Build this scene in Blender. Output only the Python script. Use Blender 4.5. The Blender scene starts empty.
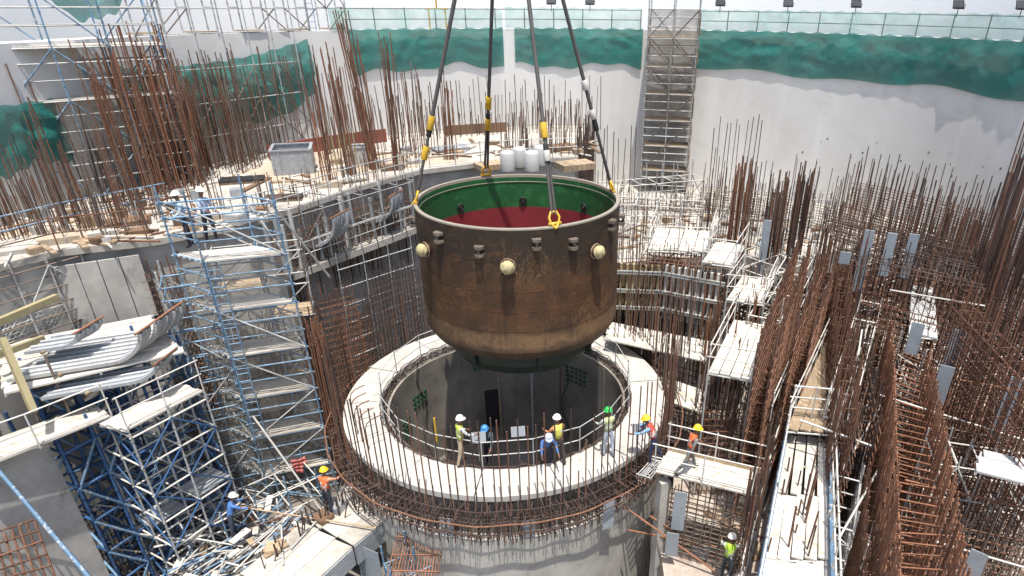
import bpy, bmesh, math, random, mathutils.noise
from math import sin, cos, pi, radians as R, sqrt, atan2, hypot
from mathutils import Vector, Matrix, Quaternion

random.seed(7)
rnd = random.Random(11)
scn = bpy.context.scene
COL = scn.collection

# ------------------------------------------------------------------ camera
F_PX, PITCH, ROLL, CAM_H, CAM_D, CAM_X, YAW = 644.764, 0.4944, 0.0099, 13.4039, 21.5629, 1.5773, 0.0618
PPX, PPY = 582.54, 350.19
fw0 = Vector((sin(YAW), cos(YAW), 0)); rt0 = Vector((cos(YAW), -sin(YAW), 0))
FWD = fw0 * cos(PITCH) + Vector((0, 0, -sin(PITCH)))
UPV = fw0 * sin(PITCH) + Vector((0, 0, cos(PITCH)))
EA = rt0 * cos(ROLL) + UPV * sin(ROLL)
EU = UPV * cos(ROLL) - rt0 * sin(ROLL)
CAM = Vector((CAM_X, -CAM_D, CAM_H))
cd = bpy.data.cameras.new('camera'); cam = bpy.data.objects.new('camera', cd); COL.objects.link(cam)
m = Matrix.Identity(4)
for i in range(3):
    m[i][0] = EA[i]; m[i][1] = EU[i]; m[i][2] = -FWD[i]; m[i][3] = CAM[i]
cam.matrix_world = m
cd.sensor_width = 36; cd.sensor_fit = 'HORIZONTAL'; cd.lens = F_PX / 1024 * 36
cd.shift_x = (512 - PPX) / 1024; cd.shift_y = (PPY - 288) / 1024
cd.clip_start = 0.1; cd.clip_end = 3000
scn.camera = cam

def W(px, py, z):
    """the place at height z that a point of the survey photograph shows"""
    d = FWD * F_PX + EA * (px - PPX) - EU * (py - PPY)
    k = (z - CAM.z) / d.z
    return CAM + d * k
def P(v):
    d = Vector(v) - CAM
    t = d.dot(FWD)
    return PPX + F_PX * d.dot(EA) / t, PPY - F_PX * d.dot(EU) / t

# ------------------------------------------------------------------ world + sun
SUN_EL, SUN_AZ = R(76), R(171)          # azimuth clockwise from +Y
wd = bpy.data.worlds.new('World'); scn.world = wd; wd.use_nodes = True
nt = wd.node_tree; bg = nt.nodes['Background']
sky = nt.nodes.new('ShaderNodeTexSky'); sky.sky_type = 'NISHITA'; sky.sun_disc = False
sky.sun_elevation = SUN_EL; sky.sun_rotation = SUN_AZ
sky.air_density = 1.2; sky.dust_density = 3.0; sky.ozone_density = 1.0
nt.links.new(sky.outputs[0], bg.inputs[0]); bg.inputs[1].default_value = 0.15
sl = bpy.data.lights.new('sun', 'SUN'); so = bpy.data.objects.new('sun', sl); COL.objects.link(so)
sl.energy = 4.6; sl.angle = R(0.5); sl.color = (1, .955, .88)
sdir = Vector((sin(SUN_AZ) * cos(SUN_EL), cos(SUN_AZ) * cos(SUN_EL), sin(SUN_EL)))
so.rotation_euler = sdir.to_track_quat('Z', 'Y').to_euler(); so.location = (0, 0, 60)
scn.view_settings.view_transform = 'Standard'; scn.view_settings.look = 'None'
scn.view_settings.exposure = 0.54; scn.view_settings.gamma = 1
try:
    scn.cycles.max_bounces = 6; scn.cycles.transparent_max_bounces = 12
except Exception: pass

# ------------------------------------------------------------------ materials
def lin(r, g, b):
    f = lambda c: (c / 255 / 12.92) if c / 255 <= .04045 else ((c / 255 + .055) / 1.055) ** 2.4
    return (f(r), f(g), f(b), 1)
def newmat(name):
    mt = bpy.data.materials.new(name); mt.use_nodes = True
    return mt, mt.node_tree, mt.node_tree.nodes['Principled BSDF']
def ramp(nt, fac, stops):
    r = nt.nodes.new('ShaderNodeValToRGB'); e = r.color_ramp.elements
    while len(e) < len(stops): e.new(.5)
    for el, (p, c) in zip(e, stops): el.position = p; el.color = c
    nt.links.new(fac, r.inputs[0]); return r.outputs[0]
def noise(nt, scale, detail=6, rough=.6, vec=None, dist=0):
    n = nt.nodes.new('ShaderNodeTexNoise'); n.inputs['Scale'].default_value = scale
    n.inputs['Detail'].default_value = detail; n.inputs['Roughness'].default_value = rough; n.inputs['Distortion'].default_value = dist
    if vec is not None: nt.links.new(vec, n.inputs['Vector'])
    return n.outputs['Fac']
def coords(nt, which='Object', scale=None):
    t = nt.nodes.new('ShaderNodeTexCoord').outputs[which]
    if which == 'Position': pass
    if scale:
        mp = nt.nodes.new('ShaderNodeMapping'); mp.inputs['Scale'].default_value = scale
        nt.links.new(t, mp.inputs['Vector']); return mp.outputs[0]
    return t
def worldpos(nt, scale=None):
    t = nt.nodes.new('ShaderNodeNewGeometry').outputs['Position']
    if scale:
        mp = nt.nodes.new('ShaderNodeMapping'); mp.inputs['Scale'].default_value = scale
        nt.links.new(t, mp.inputs['Vector']); return mp.outputs[0]
    return t
def mix(nt, fac, a, b, mode='MIX'):
    n = nt.nodes.new('ShaderNodeMix'); n.data_type = 'RGBA'; n.blend_type = mode
    if isinstance(fac, (int, float)): n.inputs[0].default_value = fac
    else: nt.links.new(fac, n.inputs[0])
    for v, i in ((a, 6), (b, 7)):
        if isinstance(v, tuple): n.inputs[i].default_value = v
        else: nt.links.new(v, n.inputs[i])
    return n.outputs[2]
def bump(nt, h, strength=.3, dist=.02):
    b = nt.nodes.new('ShaderNodeBump'); b.inputs['Strength'].default_value = strength; b.inputs['Distance'].default_value = dist
    nt.links.new(h, b.inputs['Height']); return b.outputs[0]
def g(v): return (v, v, v, 1)

def mottled(name, c1, c2, c3=None, scale=.6, rough=.85, stains=True, bmp=.25, stain=(.12, .10, .08, 1), stain_amt=.55):
    """dusty concrete and the like: two tones mottled at metre scale, fine grain, stains"""
    mt, t, b = newmat(name)
    v = worldpos(t)
    n1 = noise(t, scale, 8, .65, v)
    c = ramp(t, n1, [(.36, c1), (.64, c2)])
    n2 = noise(t, scale * 9, 6, .7, v)
    c = mix(t, ramp(t, n2, [(.40, g(0)), (.72, g(.55))]), c, c3 or c1)
    if stains:
        n3 = noise(t, scale * 1.7, 9, .72, v, .6)
        c = mix(t, ramp(t, n3, [(.56, g(0)), (.70, g(stain_amt))]), c, stain)
    t.links.new(c, b.inputs['Base Color']); b.inputs['Roughness'].default_value = rough
    t.links.new(bump(t, noise(t, 22, 5, .7, v), bmp, .02), b.inputs['Normal'])
    return mt
def coated(name, c, var=.25, rough=.5, metal=0., wear=None, wear_amt=.6, per_object=.25, scale=3.):
    """a painted, galvanised or rusty bar or plate: the tone differs a little from piece to piece, with worn patches"""
    mt, t, b = newmat(name)
    oi = t.nodes.new('ShaderNodeObjectInfo').outputs['Random']
    v = worldpos(t)
    dark = tuple(x * (1 - per_object) for x in c[:3]) + (1,); lite = tuple(min(1, x * (1 + per_object)) for x in c[:3]) + (1,)
    cc = ramp(t, oi, [(0, dark), (1, lite)])
    n = noise(t, scale, 6, .7, v)
    cc = mix(t, ramp(t, n, [(.35, g(0)), (.7, g(var * 2))]), cc, tuple(x * .55 for x in c[:3]) + (1,))
    if wear:
        cc = mix(t, ramp(t, noise(t, scale * 2.3, 7, .7, v), [(.54, g(0)), (.62, g(wear_amt))]), cc, wear)
    t.links.new(cc, b.inputs['Base Color']); b.inputs['Roughness'].default_value = rough; b.inputs['Metallic'].default_value = metal
    return mt
def fabric(name, c, rough=.9):
    mt, t, b = newmat(name)
    n = noise(t, 14, 5, .6, worldpos(t))
    cc = ramp(t, n, [(.3, tuple(x * .7 for x in c[:3]) + (1,)), (.7, c)])
    t.links.new(cc, b.inputs['Base Color']); b.inputs['Roughness'].default_value = rough
    return mt
def netting(name, c1, c2, op1, op2, scale=.5, transl=.45):
    """woven cloth one can half see through: even colour, faded patches, lapped double where it is denser"""
    mt, t, b = newmat(name)
    out = t.nodes['Material Output']
    v = worldpos(t)
    col = ramp(t, noise(t, scale * .6, 3, .5, v), [(.3, c1), (.7, c2)])
    rd = noise(t, .55, 3, .5, worldpos(t, (1, 1, 1.8)), 1.6)
    col = mix(t, ramp(t, rd, [(.47, g(0)), (.49, g(.3)), (.51, g(0))]), col, tuple(min(1, x * 2) for x in c2[:3]) + (1,))
    t.links.new(col, b.inputs['Base Color']); b.inputs['Roughness'].default_value = .8; b.inputs['Specular IOR Level'].default_value = .2
    tl = t.nodes.new('ShaderNodeBsdfTranslucent'); t.links.new(col, tl.inputs[0])
    ms = t.nodes.new('ShaderNodeMixShader'); ms.inputs[0].default_value = transl
    t.links.new(b.outputs[0], ms.inputs[1]); t.links.new(tl.outputs[0], ms.inputs[2])
    tr = t.nodes.new('ShaderNodeBsdfTransparent'); m2 = t.nodes.new('ShaderNodeMixShader')
    op = ramp(t, noise(t, scale * 1.3, 4, .55, v), [(.3, g(op1)), (.7, g(op2))])
    t.links.new(op, m2.inputs[0]); t.links.new(tr.outputs[0], m2.inputs[1]); t.links.new(ms.outputs[0], m2.inputs[2])
    t.links.new(m2.outputs[0], out.inputs[0])
    return mt

M = {}
M['slab'] = mottled('dusty_slab_concrete', (.27, .245, .21, 1), (.44, .41, .365, 1), (.50, .48, .44, 1), .35, stain=(.13, .105, .085, 1), stain_amt=.75)
M['tan_slab'] = mottled('tan_slab_concrete', (.33, .265, .19, 1), (.44, .37, .285, 1), (.42, .38, .32, 1), .3, stain=(.16, .125, .09, 1))
M['ring'] = mottled('ring_screed', (.34, .32, .29, 1), (.46, .44, .405, 1), (.5, .48, .445, 1), 1.1, stain=(.19, .165, .135, 1), stain_amt=.75)
M['concrete'] = mottled('grey_concrete', (.28, .27, .25, 1), (.46, .44, .41, 1), (.38, .365, .34, 1), .7, stain_amt=.8)
M['drum'] = mottled('drum_concrete', (.30, .285, .255, 1), (.45, .43, .39, 1), (.38, .36, .325, 1), .9, stain=(.14, .12, .10, 1))
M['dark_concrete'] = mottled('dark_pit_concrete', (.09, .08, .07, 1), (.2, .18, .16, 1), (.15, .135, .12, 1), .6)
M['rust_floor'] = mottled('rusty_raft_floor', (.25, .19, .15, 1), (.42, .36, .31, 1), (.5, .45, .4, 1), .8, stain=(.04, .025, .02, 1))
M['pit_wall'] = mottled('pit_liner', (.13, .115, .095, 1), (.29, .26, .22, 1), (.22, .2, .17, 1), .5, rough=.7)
M['rust'] = coated('rusty_rebar', (.16, .074, .044, 1), .35, .85, wear=(.27, .17, .11, 1), per_object=.4)
M['rust_orange'] = coated('orange_rebar', (.225, .098, .053, 1), .3, .85, wear=(.3, .18, .11, 1), per_object=.35)
M['rust_dark'] = coated('dark_rebar', (.075, .045, .035, 1), .3, .8, per_object=.4)
M['rust_grey'] = coated('grey_brown_rebar', (.16, .12, .095, 1), .3, .8, per_object=.35)
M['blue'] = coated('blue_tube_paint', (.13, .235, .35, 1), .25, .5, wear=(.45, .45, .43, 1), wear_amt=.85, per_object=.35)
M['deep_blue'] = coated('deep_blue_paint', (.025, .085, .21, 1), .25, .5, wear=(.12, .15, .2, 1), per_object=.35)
M['galv'] = coated('galvanised_tube', (.44, .45, .44, 1), .3, .5, .15, wear=(.28, .2, .14, 1), per_object=.25)
M['white'] = coated('white_tube_paint', (.56, .54, .50, 1), .18, .55, wear=(.4, .34, .27, 1), wear_amt=.5, per_object=.15)
M['deck'] = coated('pale_deck_plank', (.52, .49, .435, 1), .16, .75, wear=(.32, .265, .2, 1), wear_amt=.75, per_object=.14, scale=1.4)
M['plate'] = coated('grey_steel_plate', (.30, .34, .38, 1), .18, .5, .1, wear=(.24, .2, .17, 1), wear_amt=.35, per_object=.15)
M['steel'] = coated('grey_steel_form', (.33, .35, .37, 1), .2, .45, .2, wear=(.5, .5, .49, 1), per_object=.15)
M['pale_form'] = coated('pale_form_sheet', (.44, .44, .43, 1), .12, .55, wear=(.42, .40, .37, 1), wear_amt=.5, per_object=.1)
M['yellow_beam'] = coated('yellow_timber_beam', (.34, .29, .16, 1), .3, .7, wear=(.35, .28, .14, 1), per_object=.2)
M['yellow'] = coated('yellow_paint', (.62, .38, .03, 1), .15, .45, wear=(.3, .2, .05, 1), wear_amt=.4, per_object=.1)
M['timber'] = coated('weathered_timber', (.34, .25, .16, 1), .3, .85, wear=(.5, .42, .32, 1), per_object=.3)
M['ply'] = coated('brown_plywood', (.17, .10, .06, 1), .3, .8, per_object=.2)
M['red_panel'] = coated('red_brown_panel', (.22, .055, .035, 1), .3, .75, wear=(.12, .05, .04, 1), per_object=.2)
M['black'] = coated('black_rubber', (.02, .02, .022, 1), .2, .6, per_object=.2)
M['cable'] = coated('dark_sling_cable', (.085, .08, .075, 1), .3, .6, per_object=.15)
M['wrap'] = fabric('yellow_wrapping', (.46, .40, .22, 1))
M['glass'] = coated('lamp_glass', (.25, .27, .3, 1), .1, .15)
M['net'] = netting('green_debris_net', (.022, .19, .165, 1), (.034, .26, .225, 1), .66, .86)
M['net_thin'] = netting('thin_green_net', (.10, .36, .28, 1), (.22, .5, .42, 1), .25, .55)
M['brown_mesh'] = netting('brown_mesh_sheet', (.15, .125, .105, 1), (.33, .29, .25, 1), .15, .55, .9)
M['mesh'] = netting('grey_mesh_sheet', (.36, .33, .29, 1), (.54, .51, .46, 1), .08, .36, .9)
M['skin'] = fabric('skin', (.22, .11, .065, 1), .6)
M['hair'] = fabric('dark_hair', (.015, .012, .01, 1))
M['boot'] = fabric('boot_leather', (.05, .035, .025, 1))

def wall_mat():
    mt, t, b = newmat('pale_wall_coating')
    v = worldpos(t)
    c = ramp(t, noise(t, .12, 7, .6, v), [(.3, (.55, .53, .50, 1)), (.7, (.66, .65, .63, 1))])
    streak = noise(t, 1, 6, .6, worldpos(t, (.5, .5, .06)))
    c = mix(t, ramp(t, streak, [(.48, g(0)), (.72, g(.6))]), c, (.74, .73, .71, 1))
    spots = noise(t, .9, 10, .75, v, .2)
    c = mix(t, ramp(t, spots, [(.64, g(0)), (.72, g(.5))]), c, (.36, .33, .30, 1))
    blot = noise(t, .35, 8, .7, v, .5)
    c = mix(t, ramp(t, blot, [(.55, g(0)), (.68, g(.35))]), c, (.45, .42, .38, 1))
    t.links.new(c, b.inputs['Base Color']); b.inputs['Roughness'].default_value = .75
    t.links.new(bump(t, noise(t, 3, 6, .6, v), .15, .05), b.inputs['Normal'])
    return mt
M['wall'] = wall_mat()
def outer_mat():
    mt, t, b = newmat('white_outer_shell')
    c = ramp(t, noise(t, .15, 7, .6, worldpos(t)), [(.3, (.80, .80, .80, 1)), (.7, (.86, .86, .86, 1))])
    t.links.new(c, b.inputs['Base Color']); b.inputs['Roughness'].default_value = .8
    return mt
M['outer'] = outer_mat()
def vessel_mat():
    mt, t, b = newmat('rusty_vessel_steel')
    co = coords(t)
    sep = t.nodes.new('ShaderNodeSeparateXYZ'); t.links.new(co, sep.inputs[0])
    wob = noise(t, .8, 5, .65, co)
    add = t.nodes.new('ShaderNodeMath'); add.operation = 'MULTIPLY_ADD'
    t.links.new(wob, add.inputs[0]); add.inputs[1].default_value = .35; t.links.new(sep.outputs[2], add.inputs[2])
    mr = t.nodes.new('ShaderNodeMapRange'); mr.inputs[1].default_value = -.2 + .17; mr.inputs[2].default_value = 4.4 + .17
    t.links.new(add.outputs[0], mr.inputs[0])
    # rolled courses of plate: each course has its own rust tone
    c = ramp(t, mr.outputs[0], [(0.0, (0.0525, 0.0352, 0.0237, 1)), (0.11, (0.0875, 0.0548, 0.0323, 1)), (0.14, (0.1990, 0.1254, 0.0669, 1)), (0.22, (0.1809, 0.1093, 0.0579, 1)), (0.25, (0.0861, 0.0449, 0.0224, 1)), (0.42, (0.1004, 0.0449, 0.0194, 1)), (0.46, (0.0717, 0.0334, 0.0159, 1)), (0.58, (0.0968, 0.0449, 0.0207, 1)), (0.66, (0.0632, 0.0346, 0.0196, 1)), (0.8, (0.0321, 0.0230, 0.0171, 1)), (1.0, (0.0287, 0.0217, 0.0171, 1))])
    bl = noise(t, .9, 8, .68, co, .8)                          # blotches of scale and rust
    c = mix(t, ramp(t, bl, [(.40, g(.6)), (.56, g(0))]), c, (.032, .021, .014, 1))
    c = mix(t, ramp(t, noise(t, 1.6, 8, .7, coords(t, 'Object', (1, 1, 1.7)), .5), [(.52, g(0)), (.66, g(.5))]), c, (.155, .075, .033, 1))
    runs = noise(t, 1, 5, .6, coords(t, 'Object', (7, 7, .28)))  # rust runs, soft and upright
    c = mix(t, ramp(t, runs, [(.52, g(0)), (.68, g(.38))]), c, (.03, .021, .016, 1))
    patch = noise(t, .5, 3, .5, co)
    scr = noise(t, 1, 3, .5, coords(t, 'Object', (9, 9, 3)), 2.5)
    fac = t.nodes.new('ShaderNodeMath'); fac.operation = 'MULTIPLY'
    t.links.new(ramp(t, scr, [(.5, g(0)), (.58, g(.5))]), fac.inputs[0]); t.links.new(ramp(t, patch, [(.52, g(0)), (.62, g(1))]), fac.inputs[1])
    c = mix(t, fac.outputs[0], c, (.21, .115, .05, 1))
    c = mix(t, ramp(t, noise(t, 9, 7, .75, co), [(.4, g(0)), (.75, g(.45))]), c, (.038, .026, .018, 1))
    spots = noise(t, 2.6, 9, .8, co, .3)
    c = mix(t, ramp(t, spots, [(.6, g(0)), (.68, g(.55))]), c, (.19, .10, .046, 1))
    t.links.new(c, b.inputs['Base Color']); b.inputs['Roughness'].default_value = .6; b.inputs['Specular IOR Level'].default_value = .3
    t.links.new(bump(t, noise(t, 7, 7, .7, co), .25, .03), b.inputs['Normal'])
    return mt
M['vessel'] = vessel_mat()
M['rim'] = coated('bare_machined_rim', (.30, .265, .21, 1), .2, .55, .1, wear=(.25, .2, .14, 1))
M['green'] = coated('green_lining_paint', (.014, .095, .03, 1), .18, .42, wear=(.03, .17, .05, 1), per_object=.02, scale=1)
M['red'] = coated('red_lining_primer', (.20, .022, .028, 1), .2, .6, wear=(.14, .02, .02, 1), per_object=.02, scale=1)
M['dark_green'] = coated('dark_green_skirt', (.010, .022, .014, 1), .2, .5, per_object=.02)
M['patch'] = coated('green_socket_patch', (.02, .10, .035, 1), .3, .6, per_object=.2)

# ------------------------------------------------------------------ building blocks
def link(o): COL.objects.link(o); return o
def thing(name, label, cat, loc=(0, 0, 0), group=None, kind=None):
    o = bpy.data.objects.new(name, None); link(o); o.location = loc; o.empty_display_size = .2
    o['label'] = label; o['category'] = cat
    if group: o['group'] = group
    if kind: o['kind'] = kind
    return o
def tag(o, label, cat, group=None):
    o['label'] = label; o['category'] = cat
    if group: o['group'] = group
    return o
def put(name, me, parent=None, mat=None, loc=None, kind=None):
    """link a mesh as one object; coordinates are world coordinates, kept when it becomes a child"""
    o = bpy.data.objects.new(name, me)
    if mat is not None and not me.materials: me.materials.append(mat)
    link(o)
    off = Vector((0, 0, 0))
    p = parent
    while p is not None: off += p.location; p = p.parent
    if parent is not None: o.parent = parent
    o.location = (Vector(loc) if loc is not None else Vector((0, 0, 0))) - off
    if kind: o['kind'] = kind
    return o
def pos_off(parent):
    off = Vector((0, 0, 0)); p = parent
    while p is not None: off += p.location; p = p.parent
    return off
_cyl = {}
def cyl_mesh(mat, sides=6, knots=None):
    key = (mat.name, sides, knots)
    if key in _cyl: return _cyl[key]
    vs, fs = [], []
    prof = [(1, 0), (1, 1)]
    if knots:
        prof = [(1, 0)]
        for k in range(knots):
            c = (k + .5) / knots; h = .045 / knots
            prof += [(1, c - h), (1.55, c - h * .8), (1.55, c + h * .8), (1, c + h)]
        prof.append((1, 1))
    for (r, z) in prof:
        for s in range(sides):
            a = 2 * pi * s / sides; vs.append((r * cos(a), r * sin(a), z))
    for i in range(len(prof) - 1):
        for s in range(sides):
            a = i * sides + s; b = i * sides + (s + 1) % sides
            fs.append((a, b, b + sides, a + sides))
    fs.append(tuple(range(sides))[::-1]); fs.append(tuple(range((len(prof) - 1) * sides, len(prof) * sides)))
    me = bpy.data.meshes.new('tube'); me.from_pydata(vs, [], fs)
    for p in me.polygons: p.use_smooth = len(p.vertices) == 4
    me.materials.append(mat); _cyl[key] = me
    return me
def tube(name, a, b, r, mat, parent=None, sides=6, knots=None):
    a = Vector(a); b = Vector(b); d = b - a; L = d.length
    if L < 1e-5: return None
    o = bpy.data.objects.new(name, cyl_mesh(mat, sides, knots)); link(o)
    if parent is not None: o.parent = parent
    q = d.to_track_quat('Z', 'Y')
    o.matrix_basis = Matrix.Translation(a - pos_off(parent)) @ q.to_matrix().to_4x4() @ Matrix.Diagonal((r, r, L, 1))
    return o
_box = {}
def box_mesh(mat):
    if mat.name in _box: return _box[mat.name]
    bm = bmesh.new(); bmesh.ops.create_cube(bm, size=1)
    me = bpy.data.meshes.new('slab'); bm.to_mesh(me); bm.free(); me.materials.append(mat); _box[mat.name] = me
    return me
def beam(name, a, b, w, h, mat, parent=None, up=(0, 0, 1)):
    """a rectangular member from a to b, w wide and h deep"""
    a = Vector(a); b = Vector(b); d = (b - a); L = d.length; y = d.normalized()
    z = Vector(up); x = y.cross(z)
    if x.length < 1e-4: x = Vector((1, 0, 0))
    x.normalize(); z = x.cross(y)
    o = bpy.data.objects.new(name, box_mesh(mat)); link(o)
    if parent is not None: o.parent = parent
    rm = Matrix((x, y, z)).transposed().to_4x4()
    o.matrix_basis = Matrix.Translation((a + b) / 2 - pos_off(parent)) @ rm @ Matrix.Diagonal((w, L, h, 1))
    return o
class MB:
    """collects tubes, boxes and sheets into one mesh"""
    def __init__(s): s.v, s.f, s.sm = [], [], []
    def tube(s, a, b, r, sides=5, r2=None):
        a = Vector(a); b = Vector(b); d = b - a
        if d.length < 1e-6: return
        q = d.to_track_quat('Z', 'Y'); x = q @ Vector((1, 0, 0)); y = q @ Vector((0, 1, 0)); n = len(s.v)
        for c, rr in ((a, r), (b, r if r2 is None else r2)):
            for k in range(sides):
                t = 2 * pi * k / sides; s.v.append(c + x * (rr * cos(t)) + y * (rr * sin(t)))
        for k in range(sides):
            s.f.append((n + k, n + (k + 1) % sides, n + sides + (k + 1) % sides, n + sides + k)); s.sm.append(True)
        s.f.append(tuple(range(n, n + sides))[::-1]); s.f.append(tuple(range(n + sides, n + 2 * sides))); s.sm += [False, False]
    def path(s, pts, r, sides=6, closed=False):
        pts = [Vector(p) for p in pts]; N = len(pts); n = len(s.v); up = Vector((0.13, 0.21, .97)).normalized()
        for i, p in enumerate(pts):
            d = (pts[(i + 1) % N] - pts[i - 1]) if closed else (pts[min(i + 1, N - 1)] - pts[max(i - 1, 0)])
            d.normalize(); x = d.cross(up)
            if x.length < .05: x = d.cross(Vector((1, 0, 0)))
            x.normalize(); y = d.cross(x)
            for k in range(sides):
                t = 2 * pi * k / sides; s.v.append(p + x * (r * cos(t)) + y * (r * sin(t)))
        for i in range(N if closed else N - 1):
            for k in range(sides):
                a = n + i * sides; b = n + ((i + 1) % N) * sides
                s.f.append((a + k, a + (k + 1) % sides, b + (k + 1) % sides, b + k)); s.sm.append(True)
    def quad(s, pts, smooth=False):
        n = len(s.v); s.v += [Vector(p) for p in pts]; s.f.append(tuple(range(n, n + len(pts)))); s.sm.append(smooth)
    def prism(s, pts, z0, z1):
        n = len(s.v); k = len(pts)
        ar = sum(pts[i][0] * pts[(i + 1) % k][1] - pts[(i + 1) % k][0] * pts[i][1] for i in range(k))
        if ar < 0: pts = pts[::-1]
        s.v += [Vector((p[0], p[1], z0)) for p in pts] + [Vector((p[0], p[1], z1)) for p in pts]
        for i in range(k):
            j = (i + 1) % k; s.f.append((n + i, n + j, n + k + j, n + k + i)); s.sm.append(False)
        s.f.append(tuple(range(n, n + k))[::-1]); s.f.append(tuple(range(n + k, n + 2 * k))); s.sm += [False, False]
    def box(s, c, sx, sy, sz, rot=0):
        c = Vector(c); pts = []
        for (x, y) in ((-1, -1), (1, -1), (1, 1), (-1, 1)):
            X, Y = x * sx / 2, y * sy / 2; pts.append((c.x + X * cos(rot) - Y * sin(rot), c.y + X * sin(rot) + Y * cos(rot)))
        s.prism(pts, c.z - sz / 2, c.z + sz / 2)
    def lathe(s, prof, c=(0, 0, 0), seg=96, a0=0, a1=2 * pi, closed_prof=False):
        full = abs(a1 - a0 - 2 * pi) < 1e-6; n = len(s.v); cols = seg if full else seg + 1; K = len(prof)
        for i in range(cols):
            a = a0 + (a1 - a0) * i / seg
            for (r, z) in prof: s.v.append(Vector((c[0] + r * cos(a), c[1] + r * sin(a), c[2] + z)))
        for i in range(seg):
            j = (i + 1) % cols
            for k in range(K if closed_prof else K - 1):
                l = (k + 1) % K
                s.f.append((n + i * K + k, n + j * K + k, n + j * K + l, n + i * K + l)); s.sm.append(True)
        if not full and closed_prof:
            s.f.append(tuple(n + k for k in range(K))); s.f.append(tuple(n + seg * K + k for k in range(K))[::-1]); s.sm += [False, False]
    def build(s, name, mat, parent=None, kind=None, sharp=None, loc=None):
        off = pos_off(parent) if parent is not None else (Vector(loc) if loc is not None else Vector((0, 0, 0)))
        me = bpy.data.meshes.new(name); me.from_pydata([tuple(v - off) for v in s.v], [], s.f); me.update()
        me.polygons.foreach_set('use_smooth', s.sm)
        if sharp is not None: me.set_sharp_from_angle(angle=R(sharp))
        me.materials.append(mat)
        o = bpy.data.objects.new(name, me); link(o)
        if parent is not None: o.parent = parent
        elif loc is not None: o.location = loc
        if kind: o['kind'] = kind
        return o

WC = Vector((4.57, 1.84, 0)); WR = 22.9
def wallpt(a, z, r=WR): return Vector((WC.x + r * cos(a), WC.y + r * sin(a), z))
def wall_angle(px, z, r=WR):
    """angle round the containment wall at which a column of the photograph meets it"""
    lo, hi = R(-12), R(192); best = None
    for i in range(900):
        a = lo + (hi - lo) * i / 899; q = wallpt(a, z, r)
        if (q - CAM).dot(FWD) < 1: continue
        x, y = P(q); e = abs(x - px)
        if best is None or e < best[0]: best = (e, a)
    return best[1]

# ------------------------------------------------------------------ setting
b = MB(); n = 40
b.quad([(-900, -900, -8), (900, -900, -8), (900, 900, -8), (-900, 900, -8)])
b.build('ground', M['dark_concrete'], kind='structure')

A0, A1 = R(-38), R(214)
b = MB(); b.lathe([(WR, -8), (WR, 11.9), (WR + 1.1, 11.9), (WR + 1.1, -8)], WC, 150, A0, A1, True)
o = wall_o = b.build('containment_wall', M['wall'], sharp=40); tag(o, 'pale curved concrete containment wall hung with green netting', 'wall')
b = MB(); b.lathe([(WR + 4.2, -8), (WR + 4.2, 17.5), (WR + 5.2, 17.5), (WR + 5.2, -8)], WC, 150, A0, A1, True)
o = b.build('outer_shell_wall', M['outer'], sharp=40); tag(o, 'white outer shell wall rising beyond the netted containment wall', 'wall')


# pour joints and tie holes of the wall
for z in ():
    b = MB(); b.lathe([(WR - .012, z - .035), (WR + .03, z - .02), (WR + .03, z + .02), (WR - .012, z + .035)], WC, 150, A0, A1); b.build('pour_joint', M['drum'], wall_o)
for k in range(20):
    a = R(8 + 2.4 * k + sin(k * 2.3)); z = 5.6 + .55 * sin(k * 1.9)
    c = wallpt(a, z); n_ = Vector((-cos(a), -sin(a), 0)); tube('tie_hole', c - n_ * .05, c + n_ * .012, .035 + .025 * (k % 2), M['dark_concrete'], wall_o, sides=8)

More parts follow.
